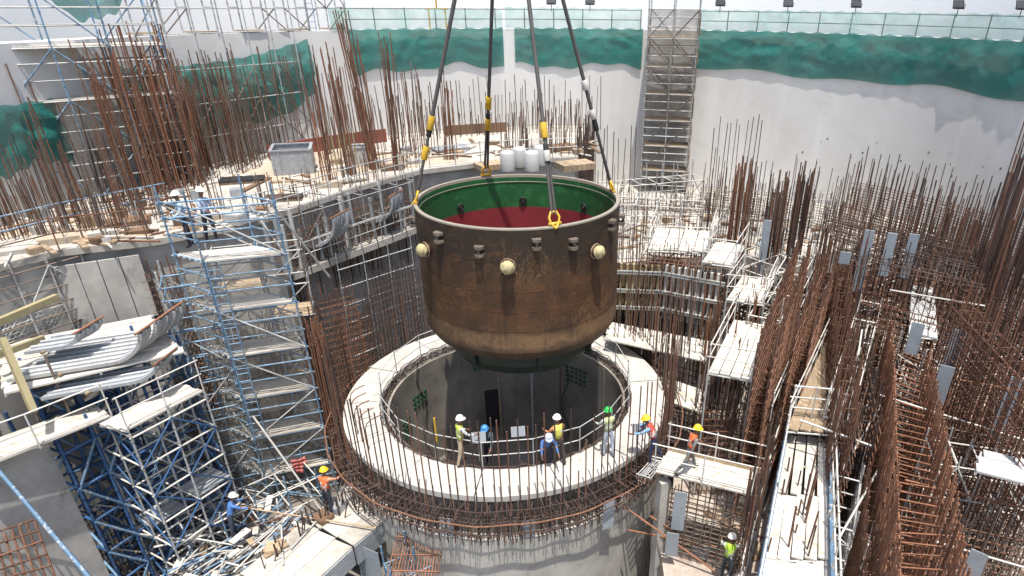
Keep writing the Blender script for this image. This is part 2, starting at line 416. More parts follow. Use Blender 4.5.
# ------------------------------------------------------------------ assemblies
def scaffold(name, label, o, u, nu, nv, lu, lv, z0, z1, lift, mats, brace=None, decks=(), sheets=(), cat='scaffold', group=None, r=.027, rail_top=True, v=None, deck_mat=None, ladders=(), mid=False, sheet_mat=None):
    """o = corner on plan, u = direction of the long side; posts, ledgers, braces, planks and mesh sheets are parts"""
    u = Vector((u[0], u[1], 0)).normalized(); v = Vector((-u.y, u.x, 0)) if v is None else Vector((v[0], v[1], 0)).normalized()
    o = Vector((o[0], o[1], 0)); t = thing(name, label, cat, (o.x, o.y, z0), group)
    at = lambda i, j, z: o + u * (lu * i) + v * (lv * j) + Vector((0, 0, z))
    pm, lm, bm_ = mats
    nk = max(2, int((z1 - z0) / .5))
    for i in range(nu + 1):
        for j in range(nv + 1):
            ex = rnd.uniform(0, .5)
            tube('post', at(i, j, z0), at(i, j, z1 + ex), r, pm, t, knots=min(nk, 26))
    nl = int((z1 - z0) / lift + .01); faces = []
    for k in range(1, nl + 1):
        z = z0 + k * lift
        for j in range(nv + 1): tube('ledger', at(-.04, j, z), at(nu + .04, j, z), r * .92, lm, t)
        for i in range(nu + 1): tube('ledger', at(i, -.04, z + .05), at(i, nv + .04, z + .05), r * .92, lm, t)
        if mid:
            for f in (.28, .6):
                zz = z - lift * f
                for j in range(nv + 1): tube('ledger', at(-.04, j, zz), at(nu + .04, j, zz), r * .85, lm, t)
                if nv:
                    for i in (0, nu): tube('ledger', at(i, -.04, zz + .04), at(i, nv + .04, zz + .04), r * .85, lm, t)
    if brace:
        for k in range(nl):
            za, zb = z0 + k * lift, z0 + (k + 1) * lift
            for i in range(nu):
                if rnd.random() < brace:
                    s = rnd.random() < .5
                    tube('brace', at(i + (0 if s else 1), 0, za) - v * .03, at(i + (1 if s else 0), 0, zb) - v * .03, r * .85, bm_, t)
                if nv and rnd.random() < brace * .7:
                    s = rnd.random() < .5
                    tube('brace', at(i + (0 if s else 1), nv, za) + v * .03, at(i + (1 if s else 0), nv, zb) + v * .03, r * .85, bm_, t)
            for j in range(nv):
                for i in ((0, nu) if nu else (0,)):
                    if rnd.random() < brace:
                        s = rnd.random() < .5
                        tube('brace', at(i, j + (0 if s else 1), za), at(i, j + (1 if s else 0), zb), r * .85, bm_, t)
    for (i, j, z, *rest) in decks:
        full = rest[0] if rest else 1
        npl = max(2, int(lv / .27)); w = lv * full / npl
        for q in range(npl):
            c = (q + .5) * w / lv
            beam('plank', at(i + .01, j + c, z + .04), at(i + .99, j + c, z + .04 + rnd.uniform(-.01, .01)), w * .93, .05, deck_mat or M['deck'], t)
    for (kind, idx, k0, k1) in sheets:
        for k in range(k0, k1):
            za, zb = z0 + k * lift + .04, z0 + (k + 1) * lift - .04
            q = MB(); N = 7
            for s0 in range(N):
                for s1 in range(4):
                    def pt(x, y):
                        sag = .09 * sin(pi * x / N) * sin(pi * y / 4) * rnd.Random(int(x * 7 + y * 31 + k * 101 + idx * 13)).uniform(-1, 1) if False else .07 * sin(x * 2.1 + k * 1.7 + idx) * sin(pi * y / 4)
                        if kind == 'u': return at(nu * x / N, idx, za + (zb - za) * y / 4) - v * (.05 + sag) * (1 if idx == 0 else -1)
                        return at(idx, nv * x / N, za + (zb - za) * y / 4) - u * (.05 + sag) * (1 if idx == 0 else -1)
                    q.quad([pt(s0, s1), pt(s0 + 1, s1), pt(s0 + 1, s1 + 1), pt(s0, s1 + 1)], True)
            q.build('mesh_sheet', sheet_mat or M['mesh'], t)
    for (i, f, k0, k1) in ladders:
        a = at(i, 0, z0 + k0 * lift) - v * .1; bq = at(i, 0, z0 + k1 * lift) - v * .1
        lad = tube('ladder', a, bq, .02, M['blue'], t); e = MB()
        off = u * .38
        tube('ladder_rail', a + off, bq + off, .02, M['blue'], t)
        L = (bq - a).length
        for q in range(int(L / .3)):
            c = a + (bq - a) * ((q + .5) * .3 / L); tube('rung', c, c + off, .016, M['blue'], t)
    return t

def rail(label, pts, h=1.1, sp=1.6, mat=None, rails=(1.0, .55), r=.024, name='guard_rail', cat='guard rail', closed=False, toe=False, group=None):
    mat = mat or M['white']; pts = [Vector(p) for p in pts]
    t = thing(name, label, cat, pts[0], group)
    up = Vector((0, 0, 1)); seq = pts + ([pts[0]] if closed else [])
    for i in range(len(seq) - 1):
        a, b = seq[i], seq[i + 1]; L = (b - a).length; nn = max(1, round(L / sp))
        for k in range(nn + (1 if i == len(seq) - 2 and not closed else 0)):
            p = a + (b - a) * (k / nn)
            tube('post', p - up * .05, p + up * (h + rnd.uniform(-.02, .12)), r, mat, t)
        for f in rails:
            e = (b - a).normalized() * rnd.uniform(.03, .15)
            tube('rail', a + up * h * f - (e if not closed else e * 0), b + up * h * f + (e if not closed else e * 0), r * .9, mat, t)
        if toe: beam('toe_board', a + up * .1, b + up * .1, .03, .18, M['timber'], t)
    return t

def deck(label, a, b, c, d, n, th=.06, mat=None, name='plank_deck', cat='walkway deck', bearers=True, gap=.93, group=None):
    """planks run from edge a-b to edge d-c; n of them side by side from a to b"""
    a, b, c, d = map(Vector, (a, b, c, d)); mat = mat or M['deck']
    t = thing(name, label, cat, a, group)
    for i in range(n):
        f = (i + .5) / n; p = a + (b - a) * f; q = d + (c - d) * f; w = ((b - a).length + (c - d).length) / 2 / n * gap
        dz = Vector((0, 0, rnd.uniform(-.012, .012)))
        e = (q - p).normalized() * rnd.uniform(-.06, .06)
        beam('plank', p + dz + e, q + dz + e, w, th, mat, t)
    if bearers:
        L = (d - a).length; k = max(2, int(L / 1.5))
        for i in range(k + 1):
            f = i / k; tube('bearer', a + (d - a) * f - Vector((0, 0, .075)), b + (c - b) * f - Vector((0, 0, .075)), .035, M['galv'], t)
    return t

def bar_group(label, spots, mat, r=.02, name='rebar_cluster', cat='rebar cluster', hoops=0, group=None, loc=None, hook=False):
    """spots: (foot, head) pairs of single standing bars"""
    spots = spots[:296]
    t = thing(name, label, cat, loc or spots[0][0], group)
    for a, bq in spots:
        tube('bar', a, bq, r * rnd.uniform(.85, 1.2), mat if not isinstance(mat, (list, tuple)) else rnd.choice(mat), t, sides=5)
    return t

def scatter(poly, z, n, seed=0):
    """n even-ish random spots inside a photograph polygon, on level z"""
    rr = random.Random(seed); xs = [p[0] for p in poly]; ys = [p[1] for p in poly]; out = []
    def inside(x, y):
        c = False; j = len(poly) - 1
        for i in range(len(poly)):
            if (poly[i][1] > y) != (poly[j][1] > y) and x < (poly[j][0] - poly[i][0]) * (y - poly[i][1]) / (poly[j][1] - poly[i][1]) + poly[i][0]: c = not c
            j = i
        return c
    g_ = 0
    while len(out) < n and g_ < 20000:
        g_ += 1; x, y = rr.uniform(min(xs), max(xs)), rr.uniform(min(ys), max(ys))
        if inside(x, y): out.append(W(x, y, z))
    return out

def rebar_wall(label, pts, z0, z1, sp=.16, hsp=.3, gap=.6, mat=None, hmat=None, r=.02, layers=2, top=.35, ties=True, name='rebar_wall', cat='rebar wall', group=None, hz_top=None, maxbars=290, zend=None):
    """a reinforcement curtain wall on a plan line: standing bars, lying bars and cross ties"""
    mat = mat or M['rust']; hmat = hmat or mat
    pts = [Vector((p[0], p[1], 0)) for p in pts]
    t = thing(name, label, cat, (pts[0].x, pts[0].y, z0), group)
    cnt = 0; rest = MB()
    segs = []
    for a, bq in zip(pts[:-1], pts[1:]): segs.append((a, bq, (bq - a).length))
    tot = sum(s[2] for s in segs)
    def along(s):
        for a, bq, L in segs:
            if s <= L + 1e-6: return a + (bq - a) * (s / L), (bq - a).normalized()
            s -= L
        return segs[-1][1], (segs[-1][1] - segs[-1][0]).normalized()
    def zt(s): return z1 if zend is None else z1 + (zend - z1) * s / tot
    for l in range(layers):
        k = 0
        while k * sp <= tot:
            p, d = along(k * sp); nrm = Vector((-d.y, d.x, 0))
            o = nrm * (gap * (l / max(1, layers - 1) - .5) if layers > 1 else 0)
            h = zt(k * sp) + rnd.uniform(-top, top); lean = Vector((rnd.uniform(-.05, .05), rnd.uniform(-.05, .05), 0))
            if cnt < maxbars * .66: tube('bar', p + o + Vector((0, 0, z0)), p + o + lean + Vector((0, 0, h)), r, mat, t, sides=5); cnt += 1
            else: rest.tube(p + o + Vector((0, 0, z0)), p + o + lean + Vector((0, 0, h)), r, 4)
            k += 1
    zt0 = hz_top if hz_top is not None else None
    z = z0 + .15
    while z < (zt0 if zt0 is not None else max(z1, zend or z1) - .5):
        for l in range(layers):
            s = 0
            for a, bq, L in segs:
                d = (bq - a).normalized(); nrm = Vector((-d.y, d.x, 0)); o = nrm * ((gap * (l / max(1, layers - 1) - .5) if layers > 1 else 0) + .035)
                if zt(s) - .3 > z:
                    A = a + o + Vector((0, 0, z + rnd.uniform(-.03, .03))); B = bq + o + Vector((0, 0, z + rnd.uniform(-.03, .03)))
                    if cnt < maxbars: tube('bar', A - d * .15, B + d * .15, r * .9, hmat, t, sides=5); cnt += 1
                    else: rest.tube(A - d * .15, B + d * .15, r * .9, 4)
                s += L
        z += hsp
    if ties and layers > 1:
        z = z0 + .3
        while z < (zt0 if zt0 is not None else z1 - .3):
            s = .1
            while s < tot:
                p, d = along(s); nrm = Vector((-d.y, d.x, 0)); j = Vector((0, 0, rnd.uniform(-.05, .05)))
                e = rnd.uniform(.0, .14)
                rest.tube(p - nrm * (gap / 2 + e) + Vector((0, 0, z)) + j, p + nrm * (gap / 2 + rnd.uniform(0, .14)) + Vector((0, 0, z)) - j, r * .75, 4)
                s += sp * 4
            z += hsp * 3
    if rest.v: rest.build('tie_bars', mat, t, kind='stuff')
    return t

def rebar_mat(label, a, b, c, d, nu, nv, mat, r=.018, name='rebar_mat', cat='rebar mat', layers=1, dz=.4, group=None, jit=.06):
    a, b, c, d = map(Vector, (a, b, c, d)); t = thing(name, label, cat, a, group); cnt = 0
    for l in range(layers):
        o = Vector((0, 0, -dz * l))
        j = lambda: Vector((0, 0, rnd.uniform(-jit, jit)))
        for i in range(nu + 1):
            f = i / nu; tube('bar', a + (b - a) * f + o + j(), d + (c - d) * f + o + j(), r, mat, t, sides=5)
        for i in range(nv + 1):
            f = i / nv; tube('bar', a + (d - a) * f + o + j() + Vector((0, 0, .04)), b + (c - b) * f + o + j() + Vector((0, 0, .04)), r, mat, t, sides=5)
    return t

def plate(label, px0, py0, px1, py1, z, w, th=.02, face=None, studs=True, group=None):
    """an embedded steel plate standing upright: top centre and foot seen at two places of the photograph, top at height z"""
    top = W(px0, py0, z)
    lo, hi = -9., z                       # foot straight below the head
    for _ in range(40):
        mid = (lo + hi) / 2; y = P((top.x, top.y, mid))[1]
        if y > py1: lo = mid
        else: hi = mid
    h = z - lo
    d = Vector((CAM.x - top.x, CAM.y - top.y, 0)).normalized()
    if face is not None: d = Vector((sin(face), -cos(face), 0))
    x = Vector((-d.y, d.x, 0))
    t = thing('embed_plate', label, 'steel plate', (top.x, top.y, lo), group)
    bm = bmesh.new(); bmesh.ops.create_cube(bm, size=1); bmesh.ops.scale(bm, vec=(w, th, h), verts=bm.verts)
    bmesh.ops.bevel(bm, geom=bm.edges[:], offset=.006, segments=1, affect='EDGES')
    me = bpy.data.meshes.new('face_plate'); bm.to_mesh(me); bm.free(); me.materials.append(M['plate'])
    o = bpy.data.objects.new('face_plate', me); link(o); o.parent = t
    o.matrix_basis = Matrix.Translation((0, 0, h / 2)) @ Matrix((x, -d, Vector((0, 0, 1)))).transposed().to_4x4()
    k = max(2, int(h / .45))
    for i in range(k):
        for s in (-1, 1):
            p = top + x * (s * w * .3) + Vector((0, 0, -h + (i + .5) * h / k))
            tube('anchor_stud', p - d * .01, p - d * .22, .012, M['rust_dark'], t)
    return t

# ------------------------------------------------------------------ people
people_todo = []
def person(label, foot, face, pose=None, helmet=None, shirt=(.3, .3, .3, 1), vest=None, trousers=(.05, .06, .08, 1), stripe=True, group=None):
    """foot: world point under the figure; face: compass heading of the view, radians clockwise from +Y"""
    p = dict(lean=0, legs=((6, 6), (-6, 4)), arms=((12, 10, 20), (-8, 10, 15)), look=0); p.update(pose or {})
    V = Vector; hip = V((0, 0, .93))
    def fwd(v, a): return V((v.x, v.y * cos(a) + v.z * sin(a), -v.y * sin(a) + v.z * cos(a)))   # tip forward about x
    la = R(p['lean']); pts = {}; rad = {}; lab = {}; edges = []
    def add(n, co, rd, lb, par=None):
        pts[n] = co; rad[n] = rd; lab[n] = lb
        if par: edges.append((par, n))
    add('pelvis', hip, (.155, .115), 't')
    up = lambda x, y, z, a=la: hip + fwd(V((x, y, z)), a)
    add('waist', up(0, .0, .2), (.135, .10), 's', 'pelvis'); add('chest', up(0, .0, .40), (.165, .115), 's', 'waist')
    add('neckbase', up(0, -.005, .55), (.075, .07), 's', 'chest'); add('neck', up(0, .01, .61), (.055, .058), 'k', 'neckbase')
    ha = la * .6 + R(p['look']); nb = up(0, .01, .61)
    hd = lambda x, y, z: nb + fwd(V((x, y, z)), ha)
    add('jaw', hd(0, .035, .07), (.066, .078), 'k', 'neck'); add('skull', hd(0, .012, .155), (.076, .092), 'k', 'jaw'); add('crown', hd(0, 0, .22), (.05, .06), 'h', 'skull')
    add('nose', hd(0, .135, .10), (.012, .012), 'k', 'jaw')
    for s, (sh, ab, el) in zip((-1, 1), p['arms']):
        n = 'L' if s < 0 else 'R'
        S = up(s * .19, 0, .49); add('shoulder' + n, S, (.068, .068), 's', 'chest')
        a1 = la * .5 + R(0); d1 = V((s * sin(R(ab)), sin(R(sh)), -cos(R(sh)) * cos(R(ab)))).normalized()
        E_ = S + d1 * .29; add('elbow' + n, E_, (.047, .047), 's', 'shoulder' + n)
        sh2 = sh + el; ab2 = ab * .4; d2 = V((s * sin(R(ab2)), sin(R(sh2)), -cos(R(sh2)) * cos(R(ab2)))).normalized()
        Wr = E_ + d2 * .25; add('wrist' + n, Wr, (.032, .032), 'k', 'elbow' + n)
        side = V((1, 0, 0)) * -s; nn = d2.cross(side)
        if nn.length < .1: nn = V((0, 1, 0))
        nn.normalize(); side2 = nn.cross(d2).normalized() * (1 if nn.cross(d2).dot(side) > 0 else -1)
        Pm = Wr + d2 * .075; add('palm' + n, Pm, (.04, .022), 'k', 'wrist' + n)
        for q, (off, ln) in enumerate(((-.03, .062), (-.01, .075), (.01, .072), (.03, .056))):
            k1 = Pm + d2 * .035 + nn * off; k2 = k1 + d2 * ln * .55 + side2 * .012; k3 = k2 + d2 * ln * .35 + side2 * .03
            add('f%s%d' % (n, q), k1, (.0095, .0095), 'k', 'palm' + n); add('g%s%d' % (n, q), k2, (.0088, .0088), 'k', 'f%s%d' % (n, q)); add('h%s%d' % (n, q), k3, (.008, .008), 'k', 'g%s%d' % (n, q))
        t1 = Wr + d2 * .045 + nn * .035; t2 = t1 + d2 * .035 + nn * .03 + side2 * .015
        add('t' + n, t1, (.012, .012), 'k', 'wrist' + n); add('u' + n, t2, (.0095, .0095), 'k', 't' + n)
    low = 9
    for s, (th, kn) in zip((-1, 1), p['legs']):
        n = 'L' if s < 0 else 'R'
        H_ = hip + V((s * .10, 0, -.06)); add('hip' + n, H_, (.098, .1), 't', 'pelvis')
        d1 = V((s * .05, sin(R(th)), -cos(R(th)))).normalized(); K = H_ + d1 * .42; add('knee' + n, K, (.067, .07), 't', 'hip' + n)
        a2 = th - kn; d2 = V((s * .02, sin(R(a2)), -cos(R(a2)))).normalized(); C_ = K + d2 * .40; add('calf' + n, K + d2 * .14, (.062, .066), 't', 'knee' + n)
        add('ankle' + n, C_, (.047, .05), 't', 'calf' + n)
        ft = R(min(0, a2) * .8); T = C_ + V((s * .03, .15 * cos(ft), -.055 + .15 * sin(ft))); add('foot' + n, C_ + V((0, -.015, -.05)), (.048, .045), 'b', 'ankle' + n); add('toe' + n, T, (.045, .034), 'b', 'foot' + n)
        low = min(low, C_.z - .1, T.z - .035)
    names = list(pts); ix = {n: i for i, n in enumerate(names)}
    rot = Matrix.Rotation(-face, 3, 'Z')
    me = bpy.data.meshes.new('person'); me.from_pydata([tuple(rot @ (pts[n] - V((0, 0, low)))) for n in names], [(ix[a], ix[c]) for a, c in edges], [])
    o = bpy.data.objects.new('person', me); link(o); o.location = foot
    md = o.modifiers.new('Skin', 'SKIN'); md.use_smooth_shade = True; md.branch_smoothing = .6
    o.modifiers.new('Sub', 'SUBSURF').levels = 1; o.modifiers['Sub'].render_levels = 1
    for i, n in enumerate(names):
        o_s = me.skin_vertices[0].data[i]; o_s.radius = rad[n]; o_s.use_root = (n == 'pelvis')
    tag(o, label, 'person', group)
    people_todo.append((o, names, [V(v.co) for v in me.vertices], edges, ix, lab, rot, hd(0, .012, .155) - V((0, 0, low)), ha, helmet, shirt, vest, trousers, stripe))
    return o
def finish_people():
    bpy.context.view_layer.update(); dg = bpy.context.evaluated_depsgraph_get(); made = []
    for it in people_todo: made.append(bpy.data.meshes.new_from_object(it[0].evaluated_get(dg)))
    cm = {}
    def cloth(c, nm):
        k = (nm, tuple(c))
        if k not in cm: cm[k] = fabric(nm, c)
        return cm[k]
    for it, me in zip(people_todo, made):
        o, names, co, edges, ix, lab, rot, hc, ha, helmet, shirt, vest, trousers, stripe = it
        o.modifiers.clear(); old = o.data; o.data = me; bpy.data.meshes.remove(old)
        me.materials.clear()
        for mt in (cloth(shirt, 'shirt_cloth'), cloth(trousers, 'trouser_cloth'), M['skin'], M['hair'], M['boot']): me.materials.append(mt)
        order = {'s': 0, 't': 1, 'k': 2, 'h': 3, 'b': 4}
        seg = [(co[ix[a]], co[ix[c]], a, c) for a, c in edges]
        tv = []; 
        for p in me.polygons:
            c = p.center; best = (9, None)
            for a, bq, na, nb_ in seg:
                d = bq - a; t = max(0, min(1, (c - a).dot(d) / max(1e-9, d.length_squared))); q = (c - a - d * t).length
                if q < best[0]: best = (q, (na if t < .5 else nb_), na, nb_, t)
            n = best[1]; l = lab[n]
            if n.startswith('elbow') or (best[3].startswith('wrist')): l = 's' if best[4] < .85 else 'k'
            if best[2] == 'pelvis' and best[3] == 'waist': l = 't' if best[4] < .35 else 's'
            p.material_index = order[l]; p.use_smooth = True
            if n in ('waist', 'chest', 'neckbase') or (n.startswith('shoulder') and best[2] == 'chest' and best[4] < .8): tv.append(p.index)
        if vest:
            idx = {}; vs, fs, mi = [], [], []
            zs = [me.polygons[i].center.z for i in tv]; z0, z1 = min(zs), max(zs)
            for i in tv:
                f = []
                for vi in me.polygons[i].vertices:
                    if vi not in idx: idx[vi] = len(vs); vs.append(me.vertices[vi].co + me.vertices[vi].normal * .022)
                    f.append(idx[vi])
                fs.append(f); h = (me.polygons[i].center.z - z0) / max(.01, z1 - z0); mi.append(1 if stripe and (.18 < h < .30 or .48 < h < .58) else 0)
            vm = bpy.data.meshes.new('vest'); vm.from_pydata([tuple(v) for v in vs], [], fs)
            vm.materials.append(cloth(vest, 'vest_cloth')); vm.materials.append(cloth((.62, .64, .6, 1), 'reflective_tape'))
            for p, q in zip(vm.polygons, mi): p.material_index = q; p.use_smooth = True
            vo = bpy.data.objects.new('vest', vm); link(vo); vo.parent = o
            so_ = vo.modifiers.new('Solid', 'SOLIDIFY'); so_.thickness = .012
        if helmet:
            b = MB(); b.lathe([(.138, .028), (.128, .03), (.122, .07), (.105, .115), (.07, .148), (.03, .16), (0, .161)], seg=20)
            nn = len(b.v); K = 13
            for k in range(K):                                   # peak over the brow
                a = pi * (.14 + .72 * k / (K - 1)); b.v.append(Vector((.122 * cos(a), .122 * sin(a), .033))); b.v.append(Vector((.138 * cos(a), .195 * sin(a) * (.85 + .15 * sin(a)), .015)))
            for k in range(K - 1): b.f.append((nn + 2 * k, nn + 2 * k + 1, nn + 2 * k + 3, nn + 2 * k + 2)); b.sm.append(True)
            tip = Matrix.Rotation(-ha, 3, 'X')
            b.v = [rot @ (hc + tip @ v) for v in b.v]
            key = 'hel%s' % (tuple(helmet),)
            if key not in M: M[key] = coated('helmet_plastic', helmet, .05, .35, per_object=.03)
            hm = bpy.data.meshes.new('helmet'); hm.from_pydata([tuple(v) for v in b.v], [], b.f); hm.materials.append(M[key])
            for p in hm.polygons: p.use_smooth = True
            ho = bpy.data.objects.new('helmet', hm); link(ho); ho.parent = o; sl_ = ho.modifiers.new('Solid', 'SOLIDIFY'); sl_.thickness = .006

# ------------------------------------------------------------------ concrete of the place
CYC = (0, 0)
def ring_prof(ri, ro, z0, z1): return [(ri, z0), (ri, z1), (ro, z1), (ro, z0)]
# cavity drum under the ring, its floor and liner
t = thing('cavity_drum', 'round concrete cavity drum below the dusty ring platform', 'concrete drum', (0, 0, -8))
b = MB(); b.lathe(ring_prof(4.62, 6.2, -8, -1.75), seg=120, closed_prof=True); b.build('drum_wall', M['drum'], t, sharp=40)
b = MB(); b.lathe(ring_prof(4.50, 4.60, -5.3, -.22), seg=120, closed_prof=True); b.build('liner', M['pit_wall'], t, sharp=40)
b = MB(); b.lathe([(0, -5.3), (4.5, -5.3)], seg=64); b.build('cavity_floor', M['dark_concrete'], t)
# doorway in the liner at the back
def on_cyl(a, z, r): return Vector((r * cos(a), r * sin(a), z))
da = R(104)
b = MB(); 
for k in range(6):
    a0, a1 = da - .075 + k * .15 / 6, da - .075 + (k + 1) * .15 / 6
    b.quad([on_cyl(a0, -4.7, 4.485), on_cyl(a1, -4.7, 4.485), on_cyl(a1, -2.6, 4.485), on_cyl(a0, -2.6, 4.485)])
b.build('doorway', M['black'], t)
for s in (-1, 1): beam('door_jamb', on_cyl(da + s * .085, -4.7, 4.47), on_cyl(da + s * .085, -2.55, 4.47), .07, .1, M['pit_wall'], t, up=(cos(da), sin(da), 0))
def socket_patch(a, z, nx, nz):
    for i in range(nx):
        for j in range(nz):
            c = on_cyl(a + (i - nx / 2) * .055, z + (j - nz / 2) * .23, 4.49); tube('socket', c, c - Vector((cos(a), sin(a), 0)) * .05, .075, M['patch'], t, sides=8)
socket_patch(R(52), -1.3, 5, 4); socket_patch(R(153), -1.5, 4, 3); socket_patch(R(168), -2.2, 3, 4); socket_patch(R(110), -1.0, 4, 3)
for k in range(5):                                # vertical seams of the liner plates
    a = R(28 + k * 31)
    beam('seam_strip', on_cyl(a, -5.2, 4.485), on_cyl(a, -.3, 4.485), .05, .03, M['pit_wall'], t, up=(cos(a), sin(a), 0))

# ring platform, screed laid in sectors
t = thing('ring_platform', 'dusty pale ring shaped slab the workers stand on under the vessel', 'ring slab', (0, 0, -.2))
NS = 14
for k in range(NS):
    a0, a1 = 2 * pi * k / NS + .003 + .1, 2 * pi * (k + 1) / NS - .003 + .1
    b = MB(); b.lathe(ring_prof(4.78 + rnd.uniform(-.03, .03), 6.12 + rnd.uniform(-.03, .03), -.2, rnd.uniform(-.012, .008)), seg=10, a0=a0, a1=a1, closed_prof=True)
    b.build('slab_segment', M['ring'], t, sharp=40)

# reinforcement round the drum
t = thing('drum_rebar_cage', 'tall rusty rebar cage standing around the ring platform', 'rebar cage', (0, 0, -1.9))
NB = 150
for k in range(NB):
    a = 2 * pi * (k + rnd.uniform(-.12, .12)) / NB
    h = rnd.uniform(2.4, 3.3) if rnd.random() < .9 else rnd.uniform(.6, 1.8)
    if R(30) < a < R(150): h *= rnd.uniform(.45, .8)
    r0 = 6.36 + rnd.uniform(-.03, .03)
    tube('bar', on_cyl(a, -1.8, r0), on_cyl(a + rnd.uniform(-.006, .006), h, r0 + rnd.uniform(-.06, .10)), .022, M['rust_dark'] if rnd.random() < .55 else M['rust'], t, sides=5)
for z, r0, rr in ((-.55, 6.82, .03), (-1.05, 6.66, .022), (-.35, 6.42, .018), (-.8, 6.42, .018), (-1.35, 6.42, .018), (-.9, 6.15, .018)):
    q = MB(); q.path([on_cyl(2 * pi * k / 120, z + .02 * sin(k * .7), r0 + .02 * sin(k * 1.3)) for k in range(120)], rr, 6, True)
    q.build('hoop', M['rust'] if r0 > 6.8 else M['rust_dark'], t)
q = MB()
for k in range(230):
    a = 2 * pi * (k + rnd.uniform(-.3, .3)) / 230
    for z in (-.32, -.68, -1.05, -1.4):
        if rnd.random() < .8: q.tube(on_cyl(a, z + rnd.uniform(-.08, .08), 5.9), on_cyl(a + rnd.uniform(-.03, .03), z + rnd.uniform(-.08, .08), rnd.uniform(6.4, 6.75)), .016, 4)
    if k % 2 == 0: q.tube(on_cyl(a, -1.8, 6.14), on_cyl(a, -.2, 6.14), .02, 4)
q.build('tie_bars', M['rust_dark'], t, kind='stuff')
b = MB(); b.lathe(ring_prof(4.64, 5.88, -1.75, -.24), seg=96, closed_prof=True); b.build('core_concrete', M['dark_concrete'], t, sharp=40)
# ragged bars at the inner lip
t = thing('lip_rebar_fringe', 'ragged fringe of short rebar along the inner lip of the ring', 'rebar cage', (0, 0, -.3))
q = MB()
for k in range(330):
    a = 2 * pi * (k + rnd.uniform(-.4, .4)) / 330
    q.tube(on_cyl(a, -.3 + rnd.uniform(-.1, .1), 4.85), on_cyl(a + rnd.uniform(-.03, .03), rnd.uniform(-.25, .18), 4.6 + rnd.uniform(-.08, .1)), .017, 4)
for z, r0 in ((.03, 4.72), (-.12, 4.64), (.1, 4.8)): q.path([on_cyl(2 * pi * k / 140, z + .04 * sin(k * 1.7), r0 + .035 * sin(k * 2.3)) for k in range(140)], .018, 5, True)
q.build('fringe_bars', M['rust_dark'], t, kind='stuff')
rail('white tube guard rail around the hole of the ring platform', [on_cyl(2 * pi * k / 18 + .05, .0, 4.74 + (.05 if k % 2 else 0)) for k in range(18)], 1.05, 9, M['galv'], (1.0, .5), .021, closed=True)

# bent and lone bars lying and standing on the ring
sp = []
for k in range(5):
    a = R(196 + k * 5.5); p = on_cyl(a, 0, 5.75); sp.append(p)
t = thing('bent_dowel_bars', 'bent brown dowel bars hooked over the ring platform edge', 'bent bars', sp[0])
for p in sp:
    q = MB(); d = Vector((-.35, .5, 0)); q.path([p - Vector((0, 0, .1)), p + Vector((0, 0, .8)), p + Vector((.05, .06, 1.0)), p + Vector((.2, .15, 1.12)), p + Vector((.5, .3, 1.2))], .02, 5); q.build('bar', M['rust'], t)

# gear inside the hole
for k, (a, r_, z0, z1, c, l) in enumerate(((100, 3.9, -5.2, -1.0, 'timber', 'brown prop standing inside the hole left of the doorway'), (78, 3.9, -5.2, -.8, 'galv', 'grey prop standing inside the hole right of the doorway'), (60, 4.2, -5.2, -.6, 'rust', 'rusty prop standing inside the hole under the green sockets'))):
    o = tube('prop', on_cyl(R(a), z0, r_), on_cyl(R(a), z1, r_ + .1), .045, M[c]); tag(o, l, 'prop')
for k in range(2):
    a = R((150, 58)[k]); q = MB(); q.path([on_cyl(a + .05 * sin(j * .9 + k), .1 - j * .42, 4.44 - .03 * (j % 2)) for j in range(13)], .02, 6)
    tag(q.build('hose', M['black'], loc=on_cyl(a, .1, 4.44)), 'black hose hanging down the liner, ' + ('left one of two', 'right one of two')[k], 'hose')
for k in range(9):
    a = 2.2 + k * .55; p = on_cyl(a, -5.22, 1.2 + (k * 37 % 20) / 9)
    o = beam('floor_board', p - Vector((cos(k), sin(k), 0)) * .7, p + Vector((cos(k), sin(k), 0)) * .7, .25, .07, M['timber']); tag(o, 'board lying on the floor of the hole', 'board', 'boards on the floor of the hole')
# ------------------------------------------------------------------ left slab, six metres up, running to the wall
def slab(name, label, poly, z0, z1, mat, cat='concrete slab', kind=None):
    b = MB(); b.prism([(p[0], p[1]) for p in poly], z0, z1)
    o = b.build(name, mat, sharp=30)
    if kind: o['kind'] = kind
    else: tag(o, label, cat)
    return o
edge6 = [W(x, y, 6) for x, y in ((-70, 290), (0, 264), (60, 250), (150, 240), (236, 225), (268, 216), (300, 206), (356, 187), (420, 170), (505, 160), (578, 157))]
arc = [wallpt(R(a), 6, WR - .05) for a in range(90, 205, 4)]
slab('upper_slab', 'wide dusty upper slab at the left reaching back to the curved wall', edge6 + arc, 5.78, 6.0, M['slab'])
# tan working surfaces on it, a sheet just above
tan = [W(x, y, 6.004) for x, y in ((-40, 270), (0, 256), (90, 236), (150, 222), (120, 205), (0, 232), (-60, 250))]
b = MB(); b.prism([(p.x, p.y) for p in tan], 5.99, 6.02); b.build('mortar_bed', M['tan_slab'], kind='structure')
tan = [W(x, y, 6.004) for x, y in ((225, 178), (300, 150), (420, 152), (470, 160), (330, 178), (300, 186))]
b = MB(); b.prism([(p.x, p.y) for p in tan], 5.99, 6.015); b.build('mortar_bed', M['tan_slab'], kind='structure')
